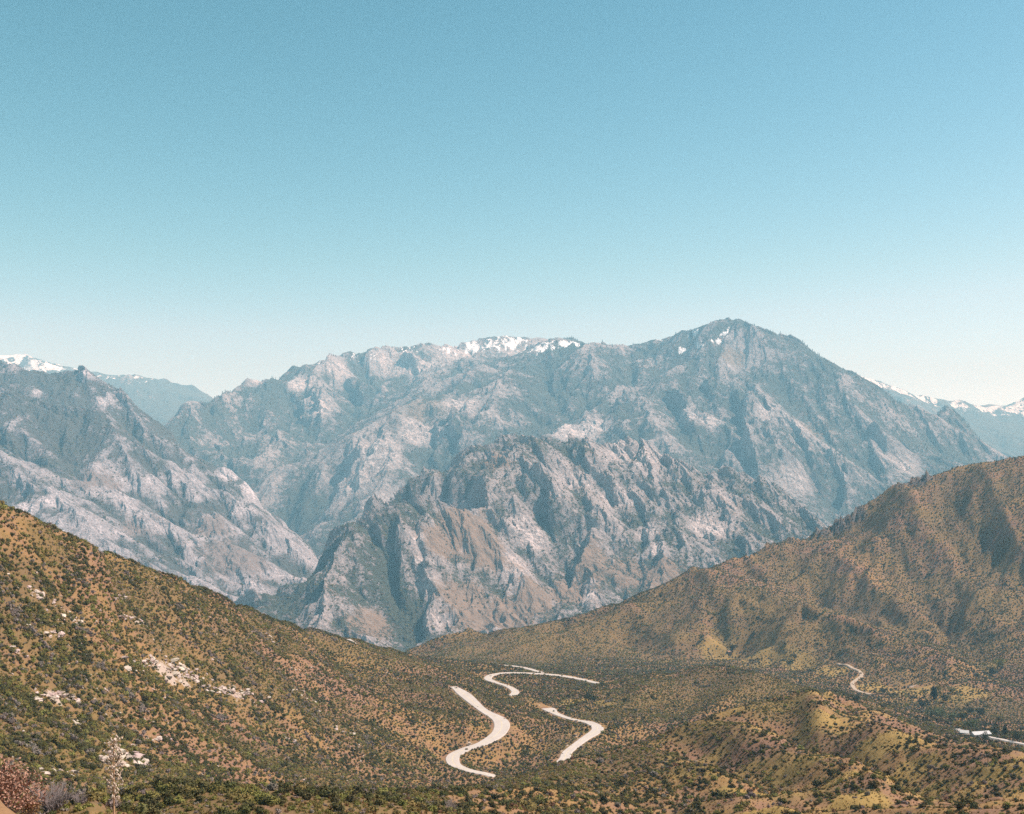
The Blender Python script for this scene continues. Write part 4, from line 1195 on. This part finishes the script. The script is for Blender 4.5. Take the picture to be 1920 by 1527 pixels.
M_ROCK = plain('pale_granite', (0.36, 0.275, 0.225), (0.54, 0.435, 0.37), 0.8, 0.9, bump=0.15, objrand=0.35)
ROCKS = [rock_mesh(600 + i, M_ROCK) for i in range(6)]
OUT = [
    ([(252, 1248), (300, 1244), (340, 1262), (372, 1284)], 120, 14, 'largest pale rock outcrop, halfway up the left hillside'),
    ([(400, 1290), (440, 1297), (480, 1312)], 48, 9, 'string of pale rocks trailing right from the largest outcrop'),
    ([(62, 1312), (100, 1302), (138, 1316)], 44, 8, 'pale rock slab outcrop near the left edge, below the middle of the hill'),
    ([(190, 1420), (225, 1410), (262, 1430), (285, 1450)], 60, 12, 'jumbled pale rocks behind the yucca stalk'),
    ([(266, 1388), (318, 1386)], 12, 4, 'short flat row of white rocks right above the yucca rocks'),
    ([(130, 1345), (150, 1362), (165, 1374)], 13, 6, 'small rocks just above the yucca stalk to its left'),
    ([(8, 1080), (60, 1106), (105, 1132)], 20, 6, 'line of pale rocks high on the left hillside by the edge'),
    ([(112, 1138), (140, 1158), (152, 1174)], 18, 6, 'lower end of the high line of rocks on the left hill'),
    ([(70, 1190), (100, 1186), (120, 1196)], 12, 5, 'low pale rocks under the high line of rocks at left'),
    ([(225, 1155), (250, 1160), (270, 1174)], 22, 6, 'pale rock rib right of the high line on the left hill'),
    ([(205, 1116), (245, 1130)], 12, 5, 'pale rocks on the tan scar near the top of the left hill'),
    ([(540, 1252), (585, 1264)], 9, 6, 'low broken rocks right of the two white boulders'),
    ([(620, 1360), (660, 1378)], 9, 6, 'low rocks on the hill foot left of the road bend'),
    ([(535, 1382), (560, 1394)], 7, 3, 'lone white slab low on the left hill near the centre'),
    ([(18, 1215), (50, 1232)], 9, 4, 'small bright rocks at the left edge of the hillside'),
    ([(70, 1448), (100, 1444), (150, 1452)], 11, 5, 'white rocks above the grey leafless bush at lower left'),
    ([(392, 1234), (404, 1236)], 4, 3, 'pair of white boulders right above the largest outcrop'),
    ([(545, 1290), (575, 1304), (600, 1318)], 14, 8, 'scattered small rocks on the right half of the left hill'),
    ([(690, 1238), (730, 1262), (790, 1290)], 18, 8, 'rocks along the cut bank below the left road turnout'),
    ([(470, 1180), (520, 1200)], 8, 6, 'few small rocks just under the left hill crest'),
]
rr = np.random.default_rng(88)
for line, n, spread, label in OUT:
    c = HILLS.hit(*line[len(line) // 2])
    e = empty('rock_outcrop', c, label, 'rock outcrop', 'pale rock outcrops on the left hill')
    for i in range(n):
        t = rr.uniform(0, len(line) - 1); k = min(int(t), len(line) - 2); q = t - k
        px = line[k][0] * (1 - q) + line[k + 1][0] * q + rr.normal() * spread
        py = line[k][1] * (1 - q) + line[k + 1][1] * q + rr.normal() * spread * 0.55
        p = HILLS.hit(px, py)
        s_ = (rr.uniform(0.8, 1.7) + 1.6 * rr.uniform() ** 4) * (1.45 if n > 25 else 1.1)
        part('boulder', ROCKS[rr.integers(6)], e, p - c - np.array([0, 0, 0.06 * s_]), (rr.uniform(-0.4, 0.4), rr.uniform(-0.4, 0.4), rr.uniform(0, 6.28)), (s_ * rr.uniform(1, 1.7), s_, s_ * rr.uniform(0.4, 0.7)))

# small loose stones over the left hill and the valley: too many to count
P_ = []
for px0, px1, py0, py1, n in ((0, 700, 1060, 1470, 700), (640, 1200, 1230, 1450, 130), (1100, 1900, 1050, 1330, 90)):
    for i in range(n):
        px, py = rr.uniform(px0, px1), rr.uniform(py0, py1)
        p = HILLS.hit(px, py)
        u, v = HILLS.uv(p[:1], p[1:2])
        if fbm(np.array([p[0] / 40], np.float32), np.array([p[1] / 40], np.float32), 3, 700)[0] > 0.08 and HILLS.bil(droad.reshape(HILLS.gx.shape), u, v)[0] > 14:
            P_.append(p)
P_ = np.array(P_)
scatter('stones', 'small pale stones strewn among the shrubs', P_, rr.uniform(0.5, 1.3, len(P_)), rr.uniform(0, 6.28, len(P_)), rr.integers(0, 6, len(P_)), ROCKS, 'stones')


def tube(v, f, pts, rad, sides=5):
    base = len(v)
    for i, p in enumerate(pts):
        p = np.array(p, float)
        d = np.array(pts[min(i + 1, len(pts) - 1)], float) - np.array(pts[max(i - 1, 0)], float); d /= np.linalg.norm(d) + 1e-9
        t = np.cross(d, [0.31, 0.52, 0.79] if abs(d[2]) > 0.5 else [0, 0, 1.0]); t /= np.linalg.norm(t) + 1e-9; u = np.cross(d, t)
        for k in range(sides):
            a = k * 6.2832 / sides
            v.append(p + (t * math.cos(a) + u * math.sin(a)) * rad[i])
    for i in range(len(pts) - 1):
        for k in range(sides):
            f.append((base + i * sides + k, base + i * sides + (k + 1) % sides, base + (i + 1) * sides + (k + 1) % sides, base + (i + 1) * sides + k))


# dried yucca flower stalk close to the viewpoint
M_STALK = plain('dry_stalk', (0.42, 0.24, 0.14), (0.55, 0.35, 0.22), 0.2, 0.8)
M_POD = plain('dry_pods', (0.44, 0.33, 0.25), (0.64, 0.52, 0.42), 0.05, 0.8)
M_BLADE = plain('yucca_leaf', (0.12, 0.14, 0.07), (0.24, 0.25, 0.13), 0.2, 0.7)
YY = 28.0
top = np.array(W(216, 1388, YY)); foot_px = (206 - CX) / F * YY
gz = float(NEAR.ground(foot_px, YY)[0])
yu = empty('yucca', (foot_px, YY, gz), 'tall dried yucca stalk with pale seed pods at lower left', 'yucca')
H = top[2] - gz
bend = lambda t: np.array([(top[0] - foot_px) * t + 0.03 * math.sin(t * 5), 0.05 * math.sin(t * 3), H * t])
v = []; f = []
ts = np.linspace(0, 1, 16)
tube(v, f, [bend(t) for t in ts], [0.035 * (1 - 0.8 * t) + 0.004 for t in ts], 6)
part('stalk', mesh_obj('stalk', v, f, M_STALK, smooth=True), yu)
ry = np.random.default_rng(5)
for i in range(46):
    t = 0.60 + 0.40 * i / 45
    p = bend(t); a = i * 2.4
    ln = (0.33 * math.sin(math.pi * min(1, (1.03 - t) / 0.46)) ** 0.7 + 0.05) * ry.uniform(0.6, 1.15)
    d = np.array([math.cos(a), math.sin(a), 0.75]); d /= np.linalg.norm(d)
    v = []; f = []
    q = [p, p + d * ln * 0.5 + [0, 0, 0.01], p + d * ln + [0, 0, 0.05]]
    tube(v, f, [x_ - p for x_ in q], [0.006, 0.005, 0.003], 3)
    br = part('seed_branch', mesh_obj('seed_branch', v, f, M_STALK), yu, p)
    v = []; f = []
    for j in range(5):
        c_ = d * ln * (0.35 + 0.16 * j) + ry.normal(size=3) * 0.018
        ax = np.array([ry.normal() * 0.4, ry.normal() * 0.4, 1.0]); ax /= np.linalg.norm(ax); L_ = ry.uniform(0.028, 0.045)
        tube(v, f, [c_ - ax * L_, c_ - ax * L_ * 0.3, c_ + ax * L_ * 0.4, c_ + ax * L_], [0.006, 0.021, 0.017, 0.002], 5)
    part('seed_pods', mesh_obj('seed_pods', v, f, M_POD, smooth=True), br)
v = []; f = []
for i in range(60):
    a = ry.uniform(0, 6.28); e = ry.uniform(0.15, 1.3); L_ = ry.uniform(0.4, 0.65)
    d = np.array([math.cos(a) * math.cos(e), math.sin(a) * math.cos(e), math.sin(e)]); t_ = np.array([-math.sin(a), math.cos(a), 0]) * 0.016
    b_ = len(v); v += [-t_, t_, d * L_ * 0.6 + t_ * 0.8, d * L_ * 0.6 - t_ * 0.8, d * L_]
    f += [(b_, b_ + 1, b_ + 2, b_ + 3), (b_ + 3, b_ + 2, b_ + 4)]
part('leaf_rosette', mesh_obj('leaf_rosette', v, f, M_BLADE), yu)


def bush(name, px, py_foot, Yd, width, height, leafmat, label, cat, seed, leaves=900, leaf=0.045, ground=NEAR):
    """leafy bush near the viewpoint: stems and many single leaves"""
    r = np.random.default_rng(seed)
    x_ = (px - CX) / F * Yd
    z_ = float(ground.ground(x_, Yd)[0]) if py_foot is None else ZC + (HY - py_foot) / F * Yd
    e = empty(name, (x_, Yd, z_), label, cat)
    v = []; f = []; tips = []
    for i in range(34):
        a = r.uniform(0, 6.28); q = r.uniform(0.15, 1)
        tip = np.array([math.cos(a) * width * 0.5 * q, math.sin(a) * width * 0.5 * q, height * (1 - 0.55 * q * q) * r.uniform(0.7, 1.05)])
        mid = tip * [0.45, 0.45, 0.55] + r.normal(size=3) * width * 0.03
        tube(v, f, [(0, 0, -0.05), mid, tip], [0.012 * width, 0.007 * width, 0.003 * width], 4)
        tips.append((mid, tip))
    part('stems', mesh_obj('stems', v, f, M_TWIG), e)
    v = []; f = []
    for i in range(leaves):
        m_, t_ = tips[r.integers(len(tips))]
        p = m_ + (t_ - m_) * r.uniform(0.1, 1.1) + r.normal(size=3) * width * 0.06
        d = r.normal(size=3); d[2] = abs(d[2]); d /= np.linalg.norm(d); w_ = np.cross(d, r.normal(size=3)); w_ /= np.linalg.norm(w_)
        L_ = leaf * r.uniform(0.6, 1.4); b_ = len(v)
        v += [p, p + d * L_ * 0.5 + w_ * L_ * 0.3, p + d * L_, p + d * L_ * 0.5 - w_ * L_ * 0.3]
        f.append((b_, b_ + 1, b_ + 2, b_ + 3))
    part('foliage', mesh_obj('foliage', v, f, leafmat), e)
    return e


M_RED = plain('russet_leaves', (0.19, 0.085, 0.055), (0.46, 0.265, 0.19), 0.06, 0.7)
M_RED2 = plain('rusty_green_leaves', (0.12, 0.075, 0.03), (0.26, 0.14, 0.07), 0.06, 0.7)
bush('buckwheat_bush', 12, 1535, 14.2, 0.95, 0.68, M_RED, 'russet leafy bush on the dirt bank in the bottom left corner', 'bush', 31, 2600, 0.036)
bush('buckwheat_bush', 50, 1548, 14.4, 0.45, 0.42, M_RED2, 'small rusty green bush right of the russet bush', 'bush', 32, 700, 0.03)


def dead_bush(px, Yd, w_, h_, label, seed, n=90, ground=NEAR, thick=0.02):
    x_ = (px - CX) / F * Yd
    z_ = float(ground.ground(x_, Yd)[0])
    o = bpy.data.objects.new('dead_bush', twig_mesh('dead_bush', M_TWIG, seed, n, h_, w_, thick)); COL.objects.link(o)
    o.location = (x_, Yd, z_ - 0.05)
    o['label'] = label; o['category'] = 'dead bush'; o['group'] = 'leafless bushes on the near slope'
    return o


dead_bush(98, 92, 4.2, 2.6, 'big grey leafless bush right of the russet bush, bottom left', 51, 190, thick=0.035)
dead_bush(150, 96, 1.8, 1.2, 'small dark leafless bush right of the big grey one', 52, 60, thick=0.02)
dead_bush(690, 168, 3.6, 1.9, 'wide grey leafless bush at the bottom edge left of centre', 53, 130, thick=0.03)
dead_bush(846, 176, 2.6, 2.6, 'upright pale leafless bush at the bottom edge near the centre', 54, 90, thick=0.03)
dead_bush(770, 172, 3.4, 1.3, 'low grey leafless bush between the two bottom edge bushes', 55, 120, thick=0.03)

# fallen dead branch
p = HILLS.hit(553, 1460)
v = []; f = []
tube(v, f, [(-3.2, 0, 0.15), (-1, 0.3, 0.6), (1.2, 0.2, 1.5), (3.3, 0.6, 2.6)], [0.22, 0.18, 0.14, 0.06], 6)
tube(v, f, [(1.2, 0.2, 1.5), (1.9, -0.4, 2.3)], [0.1, 0.03], 5)
tube(v, f, [(-1, 0.3, 0.6), (-0.4, 0.9, 1.3)], [0.1, 0.03], 5)
lg = bpy.data.objects.new('fallen_branch', mesh_obj('fallen_branch', v, f, plain('bleached_wood', (0.5, 0.42, 0.35), (0.62, 0.54, 0.46), 0.6), smooth=True)); COL.objects.link(lg)
lg.location = p
lg['label'] = 'bleached dead branch lying above the bare tan patch'; lg['category'] = 'branch'

# trees of the valley bottom
M_TRUNK = plain('bark', (0.08, 0.06, 0.045), (0.16, 0.125, 0.09), 0.5)
M_LEAF_D = plain('oak_leaves', (0.028, 0.036, 0.014), (0.075, 0.08, 0.03), 1.2, 0.85, objrand=0.4)
M_LEAF_G = plain('willow_leaves', (0.085, 0.105, 0.045), (0.17, 0.18, 0.08), 1.2, 0.85, objrand=0.3)
M_LEAF_Y = plain('yellow_leaves', (0.18, 0.15, 0.04), (0.31, 0.25, 0.075), 1.2, 0.85, objrand=0.3)


def crown_mesh(mat, seed, tall):
    r = np.random.default_rng(seed); v = []; f = []
    lobes = [(r.normal() * 0.2, r.normal() * 0.2, r.uniform(0.4, 0.85), r.uniform(0.13, 0.22)) for _ in range(11)]
    for i in range(620):
        cx, cy, cz, rad = lobes[r.integers(len(lobes))]
        n = r.normal(size=3); n /= np.linalg.norm(n)
        p = np.array([cx, cy, cz]) + n * rad * r.uniform(0.6, 1.15)
        if tall: p = p * [0.55 * (1.25 - p[2]), 0.55 * (1.25 - p[2]), 1.15]
        d = n + r.normal(size=3) * 0.5; d /= np.linalg.norm(d); w_ = np.cross(d, r.normal(size=3)); w_ /= np.linalg.norm(w_)
        L_ = 0.075 * r.uniform(0.6, 1.4); b_ = len(v)
        v += [p - w_ * L_ * 0.5, p + w_ * L_ * 0.5, p + d * L_]
        f.append((b_, b_ + 1, b_ + 2))
    return mesh_obj('crown', v, f, mat)


def trunk_mesh(seed):
    r = np.random.default_rng(seed); v = []; f = []
    tube(v, f, [(0, 0, -0.05), (0.01, 0, 0.2), (0.0, 0.02, 0.5), (0.02, 0, 0.8)], [0.035, 0.028, 0.02, 0.006], 6)
    for i in range(5):
        a = i * 1.3; tube(v, f, [(0, 0, 0.25 + 0.06 * i), (math.cos(a) * 0.2, math.sin(a) * 0.2, 0.5 + 0.06 * i)], [0.014, 0.004], 4)
    return mesh_obj('trunk', v, f, M_TRUNK)


TRUNKS = [trunk_mesh(1), trunk_mesh(2)]
CROWNS = {'oak': [crown_mesh(M_LEAF_D, 61, False), crown_mesh(M_LEAF_D, 62, False)], 'willow': [crown_mesh(M_LEAF_G, 63, False), crown_mesh(M_LEAF_G, 64, False)],
          'cypress': [crown_mesh(M_LEAF_D, 65, True)], 'cottonwood': [crown_mesh(M_LEAF_Y, 66, False)]}
TREES = [('cypress', 1751, 1322, 24, 'tall dark tree standing alone above the grove at right'), ('oak', 1728, 1330, 15, 'dark oak left of the tall dark tree'), ('oak', 1772, 1318, 13, 'dark oak right of the tall dark tree'),
         ('willow', 1745, 1352, 18, 'leftmost grey green tree of the valley grove'), ('willow', 1764, 1354, 20, 'second grey green tree of the valley grove'), ('willow', 1782, 1358, 17, 'third grey green tree of the valley grove'),
         ('oak', 1789, 1352, 14, 'dark tree in the middle of the valley grove'), ('oak', 1805, 1356, 14, 'dark tree right of the grove middle'), ('oak', 1818, 1340, 12, 'dark tree on the upper edge of the grove clearing'),
         ('oak', 1838, 1346, 14, 'dark tree by the pale path right of the grove clearing'), ('willow', 1815, 1370, 16, 'grey green tree behind the white building'), ('willow', 1830, 1368, 14, 'second grey green tree behind the white building'),
         ('oak', 1847, 1365, 11, 'dark tree at the right end of the white building'), ('cottonwood', 1796, 1368, 13, 'yellow green tree left of the white building'), ('oak', 1868, 1380, 16, 'dark tree across the valley road right of the building'),
         ('cypress', 1884, 1386, 18, 'tall dark tree beside the valley road'), ('oak', 1846, 1392, 15, 'dark tree in front of the valley road'), ('oak', 1908, 1392, 15, 'dark tree near the right edge by the valley road'),
         ('cottonwood', 1872, 1358, 15, 'yellow green tree on the slope right of the white building'), ('cottonwood', 1760, 1300, 12, 'yellow green tree behind the tall dark tree'), ('cottonwood', 1875, 1256, 16, 'round tan green tree on the far slope at right'),
         ('oak', 1860, 1266, 12, 'dark tree below the round tan green tree'), ('cottonwood', 1782, 1304, 13, 'yellow green tree right of and behind the tall dark tree'), ('oak', 1374, 1223, 12, 'dark tree against the brown shed'),
         ('oak', 1413, 1194, 8, 'small dark tree above the shed on the right hill'), ('oak', 1605, 1318, 11, 'dark tree on the ridge top below the dirt track'), ('oak', 1490, 1237, 9, 'small dark tree on the green flat right of the shed'),
         ('oak', 1655, 1302, 10, 'dark bushy tree right of the dirt track'), ('oak', 1103, 1315, 14, 'dark round tree beside the green meadow in the road valley'), ('oak', 1112, 1318, 10, 'small tree touching the round tree by the meadow')]
for i, (kd, px, py, hp, label) in enumerate(TREES):
    p = HILLS.hit(px, py)
    hgt = 1.3 * hp / F * p[1]
    e = empty('tree', p, label, 'tree', 'trees of the valley')
    e.rotation_euler = (0, 0, i * 1.7)
    sx = hgt * (1.0 if kd != 'cypress' else 0.9)
    part('trunk', TRUNKS[i % 2], e, scale=(sx, sx, hgt))
    part('crown', CROWNS[kd][i % len(CROWNS[kd])], e, scale=(sx * 1.05, sx * 1.05, hgt))


def box(v, f, x0, x1, y0, y1, z0, z1):
    b_ = len(v)
    v += [(x0, y0, z0), (x1, y0, z0), (x1, y1, z0), (x0, y1, z0), (x0, y0, z1), (x1, y0, z1), (x1, y1, z1), (x0, y1, z1)]
    f += [(b_, b_ + 3, b_ + 2, b_ + 1), (b_ + 4, b_ + 5, b_ + 6, b_ + 7), (b_, b_ + 1, b_ + 5, b_ + 4), (b_ + 1, b_ + 2, b_ + 6, b_ + 5), (b_ + 2, b_ + 3, b_ + 7, b_ + 6), (b_ + 3, b_, b_ + 4, b_ + 7)]


def house(name, px, py, L_, D_, Hh, rh, wallm, roofm, rotz, label, windows):
    p = HILLS.hit(px, py)
    e = empty(name, p - np.array([0, 0, 0.6]), label, 'building')
    e.rotation_euler = (0, 0, rotz)
    v = []; f = []; box(v, f, -L_ / 2, L_ / 2, -D_ / 2, D_ / 2, -1.5, Hh)
    b_ = len(v); v += [(-L_ / 2, -D_ / 2, Hh), (-L_ / 2, D_ / 2, Hh), (-L_ / 2, 0, Hh + rh - 0.05), (L_ / 2, -D_ / 2, Hh), (L_ / 2, D_ / 2, Hh), (L_ / 2, 0, Hh + rh - 0.05)]
    f += [(b_, b_ + 2, b_ + 1), (b_ + 3, b_ + 4, b_ + 5)]
    part('wall', mesh_obj('wall', v, f, wallm), e)
    v = []; f = []; o_ = 0.5; th = 0.18
    for sgn in (-1, 1):
        b_ = len(v)
        ys_ = sgn * (D_ / 2 + o_); zs_ = Hh - rh * o_ / (D_ / 2)
        for dz_ in (0, th):
            v += [(-L_ / 2 - o_, ys_, zs_ + dz_), (L_ / 2 + o_, ys_, zs_ + dz_), (L_ / 2 + o_, 0.003 * sgn, Hh + rh + dz_), (-L_ / 2 - o_, 0.003 * sgn, Hh + rh + dz_)]
        f += [(b_, b_ + 3, b_ + 2, b_ + 1), (b_ + 4, b_ + 5, b_ + 6, b_ + 7), (b_, b_ + 1, b_ + 5, b_ + 4), (b_ + 1, b_ + 2, b_ + 6, b_ + 5), (b_ + 3, b_, b_ + 4, b_ + 7)]
    part('roof', mesh_obj('roof', v, f, roofm), e)
    mw = plain('window_glass', (0.03, 0.035, 0.04), (0.05, 0.055, 0.06), 1.0, 0.2)
    for wx in windows:
        v = []; f = []; box(v, f, wx - 0.5, wx + 0.5, -D_ / 2 - 0.05, -D_ / 2 + 0.02, 0.9, 2.0)
        part('window', mesh_obj('window', v, f, mw), e)
    v = []; f = []; box(v, f, L_ / 2 - 1.6, L_ / 2 - 0.6, -D_ / 2 - 0.06, -D_ / 2 + 0.02, 0.0, 2.05)
    part('door', mesh_obj('door', v, f, M_TRUNK), e)


M_WHITE = plain('white_siding', (0.46, 0.42, 0.38), (0.54, 0.50, 0.46), 2.0)
M_TIN = plain('white_metal_roof', (0.42, 0.40, 0.38), (0.52, 0.50, 0.48), 3.0, 0.6)
M_BROWNW = plain('brown_boards', (0.24, 0.14, 0.085), (0.32, 0.20, 0.13), 1.0)
house('long_house', 1838, 1381, 15, 6, 3.0, 1.6, M_WHITE, M_TIN, 0.25, 'long low white building among trees in the valley at right', (-5, -2, 1, 4))
house('small_house', 1808, 1377, 6, 5, 2.4, 1.4, M_WHITE, M_TIN, -0.3, 'small white building left of the long low one', (-2, 1))
house('shed', 1367, 1224, 6, 4.5, 2.4, 1.2, M_BROWNW, plain('rusty_roof', (0.26, 0.15, 0.09), (0.36, 0.23, 0.15), 1.0), 0.4, 'brown shed on the green flat below the right hill', ())
print('things', round(time.time() - T0, 1))

# ------------------------------------------------------------------ the air
hz = bpy.data.materials.new('air')
hz.use_nodes = True
hz.node_tree.nodes.clear()
pv = hz.node_tree.nodes.new('ShaderNodeVolumePrincipled')
pv.inputs['Color'].default_value = (*HAZE_COLOR, 1)
pv.inputs['Absorption Color'].default_value = (1, 1, 1, 1)
pv.inputs['Density'].default_value = HAZE_DENSITY
pv.inputs['Anisotropy'].default_value = HAZE_G
ho = hz.node_tree.nodes.new('ShaderNodeOutputMaterial')
hz.node_tree.links.new(pv.outputs[0], ho.inputs['Volume'])
me = bpy.data.meshes.new('haze')
x1, y0, y1, z0, z1 = 24000.0, -9000.0, 20600.0, 15.0, ZC + 1950.0
me.from_pydata([(-x1, y0, z0), (x1, y0, z0), (x1, y1, z0), (-x1, y1, z0), (-x1, y0, z1), (x1, y0, z1), (x1, y1, z1), (-x1, y1, z1)], [],
               [(0, 3, 2, 1), (4, 5, 6, 7), (0, 1, 5, 4), (1, 2, 6, 5), (2, 3, 7, 6), (3, 0, 4, 7)])
me.materials.append(hz)
o = bpy.data.objects.new('haze', me); COL.objects.link(o)
o['kind'] = 'stuff'; o['label'] = 'thin blue haze filling the canyon air'; o['category'] = 'haze'
